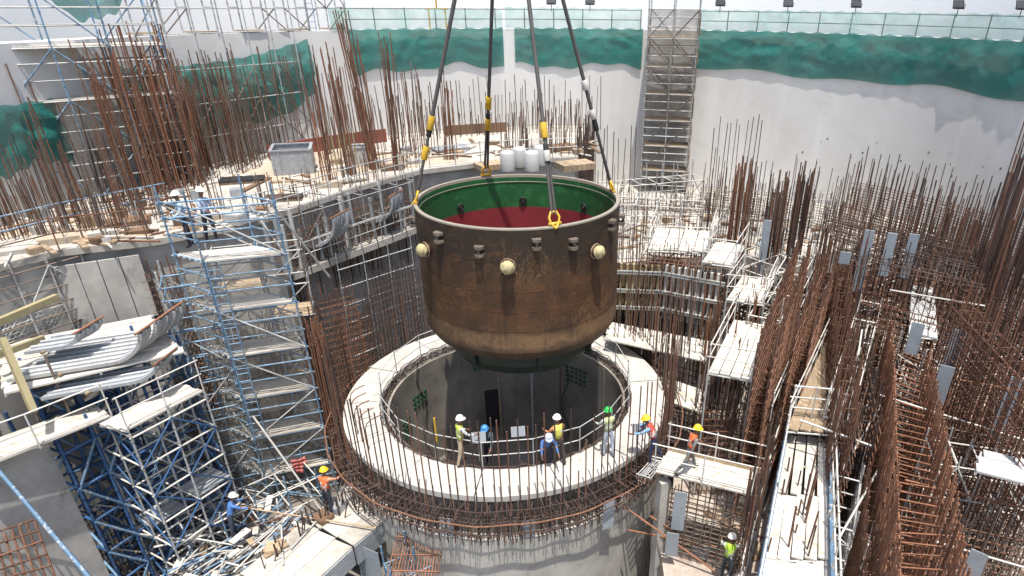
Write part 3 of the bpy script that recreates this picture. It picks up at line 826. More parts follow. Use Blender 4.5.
# face under the slab, recessed concrete wall of the centre-left
def face_wall(name, label, pts, z0, z1, th, mat, cat='concrete wall'):
    b = MB(); pts = [Vector((p[0], p[1], 0)) for p in pts]
    for a, c in zip(pts[:-1], pts[1:]):
        d = (c - a).normalized(); nrm = Vector((-d.y, d.x, 0)) * th
        b.prism([a, c, c + nrm, a + nrm], z0, z1)
    return tag(b.build(name, mat), label, cat)
e = [W(x, y, 6) for x, y in ((268, 216), (300, 206), (356, 187), (420, 170), (505, 160), (578, 157))]
inw = Vector((-.15, .2, 0))
face_wall('slab_edge_wall', 'stained pale concrete face between the upper slab and the ledge walkway', [p + inw for p in e], 3.2, 5.78, .5, M['drum'])
inw = Vector((-.8, 1.1, 0))
face_wall('cavity_wall', 'stained grey concrete wall under the upper slab behind the vessel', [p + inw for p in e], -7.5, 3.2, .5, M['concrete'])
e = [W(x, y, 6) for x, y in ((-70, 290), (0, 264), (60, 250), (150, 240), (236, 225), (268, 216))]
face_wall('slab_front_wall', 'pale grey concrete face below the front edge of the upper slab', [p + Vector((0, .25, 0)) for p in e], -7.5, 5.78, .5, M['concrete'])

# lower ledge (white concrete strip) that runs in front of the cavity wall towards the vessel
A_, B_, C_, D_ = W(292, 274, 3.5), W(420, 226, 3.5), W(412, 208, 3.5), W(286, 254, 3.5)
led = thing('ledge_walkway', 'pale ledge walkway of concrete panels above the dark cavity mouth', 'walkway', A_)
for k in range(8):
    f0, f1 = k / 8 + .004, (k + 1) / 8 - .004
    b = MB(); q = [A_ + (B_ - A_) * f0, A_ + (B_ - A_) * f1, D_ + (C_ - D_) * f1, D_ + (C_ - D_) * f0]
    b.prism([(p.x, p.y) for p in q], 3.2, 3.5 + rnd.uniform(-.015, .01)); b.build('panel', M['slab'], led)
rail('thin tube guard rail along the pale ledge walkway', [A_ + Vector((0, 0, .0)), (A_ + B_) / 2, B_], 1.1, 1.5, M['galv'])
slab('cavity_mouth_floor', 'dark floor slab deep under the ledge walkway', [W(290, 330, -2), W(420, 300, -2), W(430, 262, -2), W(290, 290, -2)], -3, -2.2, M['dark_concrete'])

# right raft and back slab
raft = [(4.6, -18), (26, -18), (27, 4), (24, 12), (14, 16), (6.5, 7.5), (7.0, 0), (5.4, -5)]
b = MB(); b.prism(raft, -6, -3.4); b.build('raft_floor', M['rust_floor'], kind='structure')
back = [W(x, y, 2) for x, y in ((600, 262), (690, 262), (760, 262), (840, 262))]
arc = [wallpt(R(a), 2, WR - .05) for a in range(30, 100, 4)]
slab('back_slab', 'dusty lower slab at the foot of the curved wall behind the vessel', [(4.6, 8.6), (9.5, 9.4), (14.5, 9.0)] + [(p.x, p.y) for p in arc], .8, 2.0, M['drum'])

# ------------------------------------------------------------------ the vessel
VC = Vector((.686, .028, 0))
t = thing('vessel_shell', 'huge rusty brown steel vessel hanging in slings above the ring', 'vessel', (VC.x, VC.y, 3.3))
b = MB(); b.lathe([(3.30, 7.52), (3.34, 7.61), (3.40, 7.61), (3.42, 7.57), (3.42, 3.52), (3.41, 3.48), (3.24, 3.2), (3.18, 3.16), (2.3, 3.15), (0, 3.15)], VC, 160); b.build('outer_shell', M['vessel'], t, sharp=9)
b = MB(); b.lathe([(3.30, 7.515), (3.305, 7.616), (3.415, 7.616), (3.424, 7.60), (3.424, 7.56)], VC, 160); b.build('rim', M['rim'], t, sharp=20)
b = MB(); b.lathe([(3.298, 7.52), (3.298, 6.38)], VC, 160); b.build('green_lining', M['green'], t)
b = MB(); b.lathe([(3.296, 6.38), (3.296, 4.1), (0, 4.1)], VC, 160); b.build('red_lining', M['red'], t, sharp=30)
b = MB(); b.lathe([(3.285, 7.34), (3.275, 7.345), (3.275, 7.365), (3.285, 7.37)], VC, 160); b.build('lip_band', M['rim'], t)
b = MB(); b.lathe([(2.78, 3.14), (2.76, 2.62), (2.55, 2.5), (2.45, 2.2), (0, 2.2)], VC, 96); b.build('skirt', M['dark_green'], t, sharp=30)
for k in range(8):
    a = R(12 + 45 * k); c = VC + Vector((2.77 * cos(a), 2.77 * sin(a), 0))
    beam('skirt_rib', c + Vector((0, 0, 3.1)), c + Vector((0, 0, 2.5)), .06, .25, M['dark_green'], t, up=(cos(a), sin(a), 0))
for k in range(4):                                 # weld seams of the plate courses
    z = (6.62, 5.62, 4.95, 4.28)[k]
    b = MB(); b.lathe([(3.418, z - .02), (3.427, z), (3.418, z + .02)], VC, 160); b.build('weld_seam', M['vessel'], t)
def va(px, z, r=3.42, back=False):
    best = None
    for k in range(1440):
        a = 2 * pi * k / 1440; q = VC + Vector((r * cos(a), r * sin(a), z)); front = (q - VC - Vector((0, 0, z))).dot(Vector((CAM.x - VC.x, CAM.y - VC.y, 0))) > 0
        if front == back: continue
        e = abs(P(q)[0] - px)
        if best is None or e < best[0]: best = (e, a)
    return best[1]
M['lug'] = coated('brown_lug_steel', (.15, .12, .095, 1), .3, .7, wear=(.24, .2, .155, 1))
def lug(px, z):
    a = va(px, z); n_ = Vector((cos(a), sin(a), 0)); x = Vector((-n_.y, n_.x, 0)); c = VC + n_ * 3.42 + Vector((0, 0, z))
    q = MB()
    for dz in (.12, -.12):
        p = [c + x * s * w + n_ * d + Vector((0, 0, dz + h)) for h in (-.045, .045) for (s, w, d) in ((-1, .15, -.03), (1, .15, -.03), (1, .13, .14), (1, .07, .2), (-1, .07, .2), (-1, .13, .14))]
        k = len(q.v); q.v += p
        for i in range(6): j = (i + 1) % 6; q.f.append((k + i, k + j, k + 6 + j, k + 6 + i)); q.sm.append(False)
        q.f.append(tuple(k + i for i in range(6))[::-1]); q.f.append(tuple(k + 6 + i for i in range(6))); q.sm += [False, False]
    q.tube(c + n_ * .13 - Vector((0, 0, .2)), c + n_ * .13 + Vector((0, 0, .2)), .045, 8)
    q.build('bracket_lug', M['lug'], t)
for px, z in ((413.5, 7.0), (440, 7.12), (480, 6.92), (536, 7.16), (572, 7.02), (610, 7.2), (619, 7.0)): lug(px, z)
for k in range(9): 
    if k not in (2,): 
        a = R(20 + 17 * k); 
        if R(15) < a < R(165):
            q = MB(); n_ = Vector((cos(a), sin(a), 0)); c = VC + n_ * 3.42 + Vector((0, 0, 7.05)); q.box(c + n_ * .1, .2, .3, .3, a); q.build('bracket_lug', M['rim'], t)
def plug(px, z):
    a = va(px, z); n_ = Vector((cos(a), sin(a), 0)); c = VC + n_ * 3.42 + Vector((0, 0, z))
    bm = bmesh.new(); bmesh.ops.create_icosphere(bm, subdivisions=3, radius=.21)
    rr = random.Random(px)
    for v in bm.verts:
        f = 1 + .10 * sin(v.co.x * 31 + v.co.z * 17 + px) * sin(v.co.y * 27) + rr.uniform(-.04, .04); v.co *= f
    bm.transform(Matrix.Translation(c + n_ * .24) @ Matrix((n_, Vector((-n_.y, n_.x, 0)), Vector((0, 0, 1)))).transposed().to_4x4() @ Matrix.Diagonal((.8, 1, 1, 1)))
    me = bpy.data.meshes.new('wrapped_nozzle'); off = pos_off(t); bm.transform(Matrix.Translation(-off)); bm.to_mesh(me); bm.free(); me.materials.append(M['wrap'])
    for p in me.polygons: p.use_smooth = True
    o = bpy.data.objects.new('wrapped_nozzle', me); link(o); o.parent = t
    tube('nozzle', c - n_ * .03, c + n_ * .2, .17, M['vessel'], t, sides=14)
    q = MB(); q.path([c + n_ * .10 + Vector((-n_.y, n_.x, 0)) * (.23 * cos(k * pi / 8)) + Vector((0, 0, .23 * sin(k * pi / 8))) for k in range(16)], .014, 5, True); q.build('binding', M['timber'], t)
for px, z in ((428.5, 6.55), (508, 6.52), (593.5, 6.60)): plug(px, z)
for px in (460, 523, 584):                          # eyes on the lining at the far side
    a = va(px, 6.65, 3.29, True); n_ = Vector((cos(a), sin(a), 0)); c = VC + n_ * 3.29 + Vector((0, 0, 6.62))
    q = MB(); x = Vector((-n_.y, n_.x, 0)); q.path([c - n_ * .03 + x * (.13 * cos(k * pi / 8)) + Vector((0, 0, .13 * sin(k * pi / 8))) for k in range(16)], .028, 6, True)
    q.tube(c, c - n_ * .09, .055, 8); q.build('lining_eye', M['black'], t)

HOOK = Vector((VC.x, VC.y, 18.8))
def sling(label, px, back, bands):
    a = va(px, 7.6, 3.36, back); foot = VC + Vector((3.36 * cos(a), 3.36 * sin(a), 7.58)); d = HOOK - foot; L = d.length; u = d.normalized()
    n_ = Vector((cos(a), sin(a), 0)); x = Vector((-n_.y, n_.x, 0))
    s = thing('lifting_sling', label, 'sling', foot)
    top = foot + u * .42
    q = MB(); q.path([foot + n_ * .09 + Vector((0, 0, -.02)), foot + x * .13 + u * .12, foot + x * .16 + u * .28, foot + x * .08 + u * .44, foot - x * .08 + u * .44, foot - x * .16 + u * .28, foot - x * .13 + u * .12, foot + n_ * .09 + Vector((0, 0, -.02))], .042, 7)
    q.tube(foot - x * .2 + u * .1, foot + x * .2 + u * .1, .05, 8); q.build('shackle', M['yellow'], s)
    j = foot + u * (L * bands[0])
    for k in (-1, 1): tube('strand', top + x * .055 * k - u * .05, j + x * .035 * k, .045, M['cable'], s, sides=7)
    tube('cable', j, HOOK, .062, M['cable'], s, sides=8)
    for f, c in bands[1]:
        p = foot + u * (L * f); tube('sleeve', p, p + u * (.42 if c == 'yellow' else .30), .105, M[c], s, sides=10)
    tube('socket', j - u * .15, j + u * .35, .085, M['black'], s, sides=10)
sling('lifting sling hooked to the left rim with two yellow sleeves', 413, False, (.20, ((.125, 'yellow'), (.205, 'yellow'))))
sling('lifting sling at the far rim behind the vessel with yellow sleeves', 486, True, (.18, ((.16, 'yellow'), (.225, 'yellow'))))
sling('lifting sling in front with a yellow shackle on the near rim', 555, False, (.17, ((.16, 'white'), (.215, 'yellow'))))
sling('lifting sling hooked to the right rim with black and white sleeves', 613, True, (.2, ((.22, 'white'), (.30, 'white'))))

# ------------------------------------------------------------------ top of the containment wall: rail, nets, lamps
def wall_rail(label, px0, px1, step=1.75):
    a0, a1 = wall_angle(px0, 12, WR - .1), wall_angle(px1, 12, WR - .1)
    n_ = max(2, int(abs(a1 - a0) * WR / step)); t = thing('wall_guard_rail', label, 'guard rail', wallpt(a0, 11.9, WR + .1))
    for k in range(n_ + 1):
        a = a0 + (a1 - a0) * k / n_; tube('post', wallpt(a, 11.9, WR + .1), wallpt(a, 13.05, WR + .1), .035, M['rust_grey'], t)
    for z in (12.45, 13.0):
        for k in range(n_): tube('rail', wallpt(a0 + (a1 - a0) * k / n_, z, WR + .1), wallpt(a0 + (a1 - a0) * (k + 1) / n_, z, WR + .1), .028, M['rust_grey'], t)
wall_rail('thin dark guard rail on the wall top right of the lattice tower', 698, 1060)
wall_rail('thin dark guard rail on the wall top left of the lattice tower', 345, 640)
def wall_net(label, px0, px1, top, bot, mat, wob=.25, sag=None, r0=None, rag=.15, name='debris_net', cat='debris net', seed=1):
    a0, a1 = wall_angle(px0, 12), wall_angle(px1, 12); rr = random.Random(seed); r0 = r0 or WR - .05
    NX = max(12, int(abs(a1 - a0) * WR / .13)); NZ = 16; b = MB(); ph = [rr.uniform(0, 6) for _ in range(6)]
    def pt(i, j):
        f = i / NX; a = a0 + (a1 - a0) * f; v_ = j / NZ
        zb = bot + rag * (sin(f * 9 + ph[0]) + .6 * sin(f * 23 + ph[1])) ; zt = top + .04 * sin(f * NX * .8)
        if sag: dz = sag(f); zb += dz[1]; zt += dz[0]
        z = zt + (zb - zt) * v_; L = f * abs(a1 - a0) * WR
        w = wob * (sin(L * 1.1 + ph[2] + v_ * 1.6) * .5 + sin(L * 2.7 + ph[3] - v_ * 2.2) * .3 + .25 * sin(L * 5.3 + ph[4] + v_ * 3)) * (.25 + .75 * sin(pi * min(1, v_ * .9 + .05)))
        nz = mathutils.noise.noise(Vector((L * .9 + seed * 7, z * 1.1, seed))) * .5 + .35 * mathutils.noise.noise(Vector((L * 2.1 + z * 1.4, z * 2.3, seed + 5)))
        fold = abs(mathutils.noise.noise(Vector((L * .55 + z * .8, z * .9 - L * .12, seed + 9)))) + .6 * abs(mathutils.noise.noise(Vector((L * 1.3 - z * 1.1, z * 1.4, seed + 3))))
        w += wob * (.8 * nz + 2.2 * (.4 - fold)) * sin(pi * min(1, v_ + .08))
        return wallpt(a, z, r0 - max(.0, .55 * w + .42 * wob) - .3 * sin(pi * v_) * wob)
    g_ = [[pt(i, j) for j in range(NZ + 1)] for i in range(NX + 1)]
    n_ = len(b.v)
    for i in range(NX + 1):
        for j in range(NZ + 1): b.v.append(g_[i][j])
    for i in range(NX):
        for j in range(NZ):
            q = n_ + i * (NZ + 1) + j; b.f.append((q, q + NZ + 1, q + NZ + 2, q + 1)); b.sm.append(True)
    return tag(b.build(name, mat), label, cat)
wall_net('dark green debris net on the wall right of the lattice tower', 697, 1060, 11.95, 9.55, M['net'], .17, seed=3, sag=lambda f: (0, -.35 * max(0, f - .7) * 3 + .15 * sin(f * 7)))
wall_net('dark green debris net between the lattice tower and the front sling', 513, 643, 11.95, 9.75, M['net'], .17, seed=4)
wall_net('dark green debris net behind the two left slings', 346, 503, 11.95, 9.6, M['net'], .17, seed=5, sag=lambda f: (0, .3 * f + .25 * sin(f * 11)))
wall_net('green debris net drooping low behind the rebar at the left', 160, 303, 10.6, 7.7, M['net'], .5, seed=6, sag=lambda f: (.9 * f - .25 * sin(pi * f), -.5 * sin(pi * f) + .9 * f))
wall_net('narrow green net strip hung behind the tall orange rebar', 100, 126, 10.9, 8.2, M['net'], .3, seed=14, sag=lambda f: (-.3 * f, -.9 * f))
wall_net('thin pale green net on the rail right of the lattice tower', 697, 1060, 13.08, 11.9, M['net_thin'], .12, r0=WR + .02, rag=.02, seed=7)
wall_net('thin pale green net on the rail between tower and slings', 505, 641, 13.1, 11.9, M['net_thin'], .12, r0=WR + .02, rag=.02, seed=8)
wall_net('thin pale green net on the rail behind the left slings', 330, 503, 13.0, 11.9, M['net_thin'], .12, r0=WR + .02, rag=.02, seed=9)
wall_net('small green net folded over the scaffold at the upper left edge', -60, 27, 9.9, 7.7, M['net'], .3, seed=10)
wall_net('bright green net bulging over the wall top at the upper left', 72, 138, 14.6, 12.9, M['net'], .5, seed=12, r0=WR + .6, sag=lambda f: (0, -.9 * sin(pi * f) + .5))
def flood(label, px, z=13.3):
    a = wall_angle(px, z); p = wallpt(a, 12.9, WR + .15); inward = Vector((-cos(a), -sin(a), 0)); x = Vector((-inward.y, inward.x, 0))
    t = thing('flood_lamp', label, 'flood lamp', p)
    tube('stand', p, p + Vector((0, 0, .45)), .025, M['rust_dark'], t)
    c = p + Vector((0, 0, .62)); d = (inward + Vector((0, 0, -.6))).normalized(); uu = x.cross(d)
    q = MB(); pts = []
    for dd, s in ((-.12, .16), (.08, .30)):
        pts += [c + d * dd + x * sx * s * .95 + uu * sy * s * .8 for (sx, sy) in ((-1, -1), (1, -1), (1, 1), (-1, 1))]
    q.v += pts
    for i in range(4): j = (i + 1) % 4; q.f.append((i, j, 4 + j, 4 + i)); q.sm.append(False)
    q.f += [(3, 2, 1, 0), (4, 5, 6, 7)]; q.sm += [False, False]; q.build('housing', M['black'], t)
    q = MB(); q.quad([c + d * .083 + x * sx * .25 + uu * sy * .21 for (sx, sy) in ((-1, -1), (1, -1), (1, 1), (-1, 1))]); q.build('lens', M['glass'], t)
    q = MB(); q.path([c + x * .31, c + x * .31 - Vector((0, 0, .2)), c - x * .31 - Vector((0, 0, .2)), c - x * .31], .02, 5); q.build('bracket', M['rust_dark'], t)
for px, z, l in ((552, 13.2, 'flood lamp on the wall rail next to the fourth sling'), (590, 12.6, 'flood lamp low on the rail between fourth sling and lattice tower'), (720, 13.3, 'flood lamp on the rail just right of the lattice tower'), (786, 12.6, 'flood lamp low on the rail over the middle of the right net'),
                 (856, 13.3, 'flood lamp on the rail above the right net, second from its end'), (958, 13.4, 'tilted flood lamp on the rail near the upper right corner'), (1021, 13.4, 'flood lamp cut by the right edge of the picture')): flood(l, px, z)
# yellow frame on the wall
a = wall_angle(440, 12.5); t = thing('steel_gantry', 'yellow steel frame on the wall top behind the left sling', 'steel frame', wallpt(a, 11.9, WR + .5))
for da_ in (-.022, .022): tube('post', wallpt(a + da_, 11.9, WR + .5), wallpt(a + da_, 13.0, WR + .5), .05, M['yellow'], t)
tube('cross_bar', wallpt(a - .03, 13.0, WR + .5), wallpt(a + .03, 13.0, WR + .5), .05, M['yellow'], t)
tube('mast', wallpt(a, 13, WR + .5), wallpt(a, 14.8, WR + .5), .05, M['yellow'], t)

# lattice tower on the wall
a0 = wall_angle(641, 2.5, WR - .6); p0 = wallpt(a0, 0, WR - 2.2); a1 = wall_angle(688, 2.5, WR - .6); p1 = wallpt(a1, 0, WR - 2.2)
u = (p1 - p0); L = u.length
scaffold('lattice_tower', 'tall meshed lattice scaffold tower against the curved wall', (p0.x, p0.y), (u.x, u.y), 2, 1, L / 2, 1.5, 1.9, 13.6, 1.6, (M['galv'], M['galv'], M['rust_grey']), brace=.95,
         decks=[(i, 0, 1.9 + 1.6 * k) for i in (0, 1) for k in (1, 2, 3, 4, 5, 6)], sheets=[('u', 1, 0, 7), ('u', 0, 3, 7), ('v', 2, 0, 6)], cat='scaffold tower', r=.035, mid=True, deck_mat=M['timber'], sheet_mat=M['brown_mesh'])

ud = u.normalized(); vd = Vector((-ud.y, ud.x, 0)); bd = thing('side_boards', 'orange brown boards closing the right side of the lattice tower', 'boards', (p1.x, p1.y, 1.9))
for k in range(7):
    z = 1.9 + 1.6 * k + .8
    for q_ in range(3): beam('board', p1 + ud * .08 + vd * (.1 + .48 * q_) + Vector((0, 0, z)), p1 + ud * .08 + vd * (.53 + .48 * q_) + Vector((0, 0, z)), .03, 1.25, M['timber'] if (k + q_) % 3 else M['ply'], bd)
# ------------------------------------------------------------------ standing reinforcement of the left
def stand(label, poly, z, n, hmin, hmax, mat, seed, lean=.06, r=.022, group=None, dirlean=(0, 0)):
    rr = random.Random(seed); sp = []
    for p in scatter(poly, z, n, seed):
        h = rr.uniform(hmin, hmax); sp.append((p - Vector((0, 0, .1)), p + Vector((rr.uniform(-lean, lean) * h + dirlean[0] * h, rr.uniform(-lean, lean) * h + dirlean[1] * h, h))))
    return bar_group(label, sp, mat, r, group=group)
RR = [M['rust'], M['rust_grey'], M['rust_dark']]; RO = [M['rust_orange'], M['rust'], M['rust']]
def wall_row(label, px0, px1, r, z, hmin, hmax, step, mat, seed):
    a0, a1 = wall_angle(px0, z, r), wall_angle(px1, z, r); n_ = int(abs(a1 - a0) * r / step); rr = random.Random(seed); sp = []
    for k in range(n_ + 1):
        a = a0 + (a1 - a0) * (k + rr.uniform(-.2, .2)) / max(1, n_); q = r + rr.uniform(-.25, .25); h = rr.uniform(hmin, hmax)
        sp.append((wallpt(a, z - .1, q), wallpt(a + rr.uniform(-.006, .006), z + h, q + rr.uniform(-.15, .15))))
    return bar_group(label, sp, mat, .024)
# ------------------------------------------------------------------ left: scaffold tower, decks, forms
TA = (-9.45, -1.25)
scaffold('scaffold_tower', 'blue scaffold tower wrapped in torn grey mesh left of the vessel', TA, (.955, .297), 1, 1, 2.45, 1.45, -4.6, 8.0, 1.75, (M['blue'], M['blue'], M['galv']), brace=.9,
         decks=[(0, 0, -4.6 + 1.75 * k) for k in (1, 2, 3, 4, 5, 6)], v=(-.86, .51), sheets=[('u', 0, 0, 6), ('v', 0, 0, 6)], cat='scaffold tower', r=.035, mid=True, ladders=[(0, 0, 2, 6)])
ua = Vector((.955, .297, 0)); va_ = Vector((-.297, .955, 0)); TAv = Vector((TA[0], TA[1], 0))
tube_ = tube('raking_tube', TAv + ua * .2 - va_ * .12 + Vector((0, 0, 0)), TAv + ua * 2.0 - va_ * 1.6 + Vector((0, 0, -4.2)), .04, M['white']); tag(tube_, 'pale raking tube leaning on the lower part of the blue tower', 'tube')
tube_ = tube('raking_tube', TAv + ua * 2.3 - va_ * .1 + Vector((0, 0, 7.8)), TAv + ua * 3.6 + va_ * 2.2 + Vector((0, 0, 4.1)), .04, M['white']); tag(tube_, 'pale raking tube running from the tower head to the ledge walkway', 'tube')
o = TAv + va_ * 1.9 - ua * .2
scaffold('rear_scaffold', 'rusty tube scaffold with brown planks close behind the blue tower', (o.x, o.y), (ua.x, ua.y), 2, 1, 1.5, 1.2, -5.0, 5.4, 1.3, (M['rust_grey'], M['galv'], M['galv']), brace=.8, decks=[(i, 0, -5 + 1.3 * k) for i in (0, 1) for k in (1, 2, 3, 4, 5, 6, 7) if (i + k) % 2], deck_mat=M['timber'], cat='scaffold', r=.03)
# red rag hung on the mesh
b = MB(); c = TAv + ua * 1.35 - va_ * .2 + Vector((0, 0, -2.2))
gr = [[c + ua * (i * .13 - .3 + .04 * sin(j * 1.3)) - va_ * (.05 * sin(i * 1.3 + j * .7)) + Vector((0, 0, -.17 * j + .04 * sin(i * 1.9))) for j in range(5)] for i in range(5)]
for i in range(4):
    for j in range(4):
        if (i, j) in ((0, 3), (3, 2), (3, 3)): continue
        b.quad([gr[i][j], gr[i + 1][j], gr[i + 1][j + 1], gr[i][j + 1]], True)
M['rag'] = fabric('faded_red_cloth', (.55, .16, .14, 1))
o = b.build('cloth', M['rag'], loc=c); o.modifiers.new('Solid', 'SOLIDIFY').thickness = .015; tag(o, 'faded red cloth hung on the mesh of the blue tower', 'cloth')

# pale decks on the blue shoring
ZD = 2.3
deck('pale plank deck on blue shoring, the shorter one next to the tower', W(128, 430, ZD), W(100, 424, ZD), W(180, 383, ZD), W(204, 391, ZD), 4)
deck('long pale plank deck running out of the left edge', W(112, 416, ZD), W(92, 405, ZD), W(-40, 452, ZD), W(-40, 478, ZD), 4)
o1 = W(128, 430, ZD); o2 = W(204, 391, ZD); u = o2 - o1
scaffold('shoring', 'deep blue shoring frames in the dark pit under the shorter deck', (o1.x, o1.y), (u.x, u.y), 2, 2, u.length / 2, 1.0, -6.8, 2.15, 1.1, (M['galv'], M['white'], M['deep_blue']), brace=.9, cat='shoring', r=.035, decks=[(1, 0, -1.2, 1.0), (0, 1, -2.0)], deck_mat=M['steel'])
o3 = W(62, 452, 1.7); u3 = W(150, 405, 1.7) - o3
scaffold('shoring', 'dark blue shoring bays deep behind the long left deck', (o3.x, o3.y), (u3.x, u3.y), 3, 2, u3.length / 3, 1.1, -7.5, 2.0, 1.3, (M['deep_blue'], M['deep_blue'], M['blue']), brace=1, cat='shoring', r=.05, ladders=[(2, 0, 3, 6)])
q0 = W(30, 388, 3.2); q1 = W(180, 346, 3.2)
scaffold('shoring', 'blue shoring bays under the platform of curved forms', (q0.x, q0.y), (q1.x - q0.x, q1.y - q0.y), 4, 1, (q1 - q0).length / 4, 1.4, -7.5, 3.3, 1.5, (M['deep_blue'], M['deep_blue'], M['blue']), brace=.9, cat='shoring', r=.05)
face_wall('pit_side_wall', 'grey concrete wall under the long deck in the lower left corner', [W(-90, 496, 2.0), W(-20, 468, 2.0), W(46, 440, 2.0)], -7.8, 2.0, .45, M['concrete'])
tube_ = tube('steel_pipe', W(-12, 458, 3.1), W(100, 590, 1.6), .05, M['blue']); tag(tube_, 'long pale blue pipe slanting across the lower left corner', 'pipe')
rail('white tube rail on the long deck at the left edge', [W(-40, 478, ZD), W(40, 447, ZD), W(112, 416, ZD)], 1.1, 1.8, M['white'])
rail('white tube rail on the shorter deck next to the tower', [W(128, 430, ZD), W(204, 391, ZD)], 1.1, 1.5, M['white'])

# platform of the curved forms
deck('plank platform under the big curved form at the left', W(5, 394, 3.55), W(-5, 346, 3.55), W(150, 316, 3.55), W(185, 352, 3.55), 9, mat=M['deck'])
M['curved'] = coated('dull_curved_sheet', (.38, .385, .38, 1), .2, .5, .15, wear=(.27, .25, .22, 1), wear_amt=.6, per_object=.22)
def curved_form(label, o, d, w, n_, bw, flat, rad, sweep, mat, th=.10, tie=True):
    o = Vector(o); d = Vector((d[0], d[1], 0)).normalized(); w = Vector((w[0], w[1], 0)).normalized()
    t = thing('curved_form', label, 'curved form', o)
    prof = [(flat * k / 3, 0) for k in range(3)] + [(flat + rad * sin(R(sweep) * k / 12), rad - rad * cos(R(sweep) * k / 12)) for k in range(13)]
    for i in range(n_):
        b = MB(); e0, e1 = i * bw, (i + .62) * bw; x0 = rnd.uniform(-.05, .05)
        for k in range(len(prof) - 1):
            (xa, za), (xb, zb) = prof[k], prof[k + 1]; tg = Vector((xb - xa, zb - za)).normalized(); nx, nz = tg.y * th, -tg.x * th
            A = [o + d * (x + x0) + w * e + Vector((0, 0, z)) for (x, z) in ((xa, za), (xb, zb)) for e in (e0, e1)]
            Bq = [p + d * nx + Vector((0, 0, nz)) for p in A]
            b.quad([A[0], A[1], A[3], A[2]], True); b.quad([Bq[0], Bq[2], Bq[3], Bq[1]], True)
            b.quad([A[0], A[2], Bq[2], Bq[0]]); b.quad([A[1], Bq[1], Bq[3], A[3]])
        b.build('band', mat, t)
        q = MB(); q.path([o + d * (x + x0 + .03) + w * (e1 + .03) + Vector((0, 0, z + .02)) for x, z in prof], .055, 6); q.build('rib', M['steel'], t)
    if tie:
        x, z = prof[-1]; tube('tie_bar', o + d * x + Vector((0, 0, z + .03)) - w * .1, o + d * x + w * (n_ * bw + .1) + Vector((0, 0, z + .03)), .035, M['rust_orange'], t)
        tube('tie_bar', o + d * flat * .5 + Vector((0, 0, -.09)) - w * .1, o + d * flat * .5 + w * (n_ * bw) + Vector((0, 0, -.09)), .05, M['timber'], t)
    return t
curved_form('big pale form of six bands curling up at its right end', W(6, 380, 3.75), (.93, .36), (.10, .99), 7, .33, 2.55, .9, 82, M['curved'])
curved_form('short curved form lying across the flat end of the big one', W(24, 352, 4.3), (.93, .36), (.12, .99), 3, .34, .9, .5, 70, M['steel'])
curved_form('lower grey curved form stacked under the big pale one', W(40, 398, 3.2), (.93, .36), (.12, .99), 3, .33, 2.3, .8, 60, M['steel'])
curved_form('grey curved form of four bands hung below the slab edge nearer the blue tower', W(318, 200, 6) - fw0 * .95 - rt0 * 1.0 - Vector((0, 0, 1.75)), (1, .15), (.25, .97), 4, .34, .75, .95, 100, M['steel'])
curved_form('grey curved form of four bands hung below the slab edge by the left sling', W(378, 181, 6) - fw0 * .95 - rt0 * 1.0 - Vector((0, 0, 1.7)), (1, .2), (.25, .97), 4, .34, .75, .9, 100, M['steel'])
t = beam('timber_beam', W(-20, 330, 5.2), W(57, 297, 5.2), .16, .2, M['yellow_beam']); tag(t, 'long yellow timber beam under the slab edge at the left', 'timber beam')
t = beam('timber_beam', W(-10, 358, 4.3), W(44, 338, 4.3), .14, .18, M['yellow_beam']); tag(t, 'second yellow timber beam lying lower, left of the curved form', 'timber beam')
t = beam('timber_post', W(2, 338, 5.0), W(34, 412, 3.2), .16, .15, M['yellow_beam'], up=(.8, -.5, 0)); tag(t, 'worn yellow timber post leaning at the left edge', 'timber post')
deep = [W(x, y, 4.2) for x, y in ((-10, 345), (50, 318), (62, 300), (0, 322))]
rebar_mat('tangle of dark bars in the gap below the slab edge at the left', W(-10, 352, 3.6), W(55, 325, 3.6), W(66, 306, 4.2), W(0, 326, 4.2), 12, 5, M['galv'], .025)
# slab edge rails
rail('rust brown tube rail along the front edge of the upper slab', [W(-20, 272, 6), W(60, 251, 6), W(148, 241, 6)], 1.1, 2.0, M['rust'])
rail('thin blue tube rail set back on the upper slab at the left', [W(-20, 256, 6), W(70, 232, 6), W(170, 210, 6)], 1.05, 2.2, M['blue'])
rail('galvanised rail along the slab edge behind the tower', [W(236, 224, 6), W(300, 206, 6), W(356, 187, 6), W(420, 170, 6)], .9, 1.6, M['galv'])
for px, py, pz, h, l in ((113, 318, 3.0, 3.6, 'tall brown tube standing beside the big curved form'), (82, 440, 1.4, 3.0, 'scaffold tube standing at the inner edge of the long deck'), (158, 262, 5.0, 2.6, 'tube standing at the slab edge left of the tower')):
    p = W(px, py, pz); tube_ = tube('standing_tube', p, p + Vector((0, 0, h)), .035, M['rust_grey']); tag(tube_, l, 'tube')

# scaffold at the upper left
p0 = W(34, 186, 6)
scaffold('access_scaffold', 'blue scaffold nearest the left edge in front of the lower left net', (p0.x, p0.y), (.85, .5), 1, 1, 1.9, 1.3, 6.0, 11.2, 1.7, (M['blue'], M['galv'], M['galv']), brace=.8, decks=[(0, 0, 6 + 1.7 * 2)], deck_mat=M['timber'], sheets=[('u', 1, 0, 2)], cat='scaffold', r=.03, mid=True)
p0 = W(48, 205, 6)
scaffold('access_scaffold', 'blue access scaffold at the upper left with working levels', (p0.x, p0.y), (.75, .66), 3, 1, 1.9, 1.5, 6.0, 13.6, 1.9, (M['blue'], M['galv'], M['blue']), brace=.8, decks=[(i, 0, 6 + 1.9 * k) for i in range(3) for k in (2, 3)], sheets=[('u', 1, 1, 3), ('u', 0, 1, 2)], cat='scaffold', r=.035, mid=True)
p0 = W(-25, 150, 6)
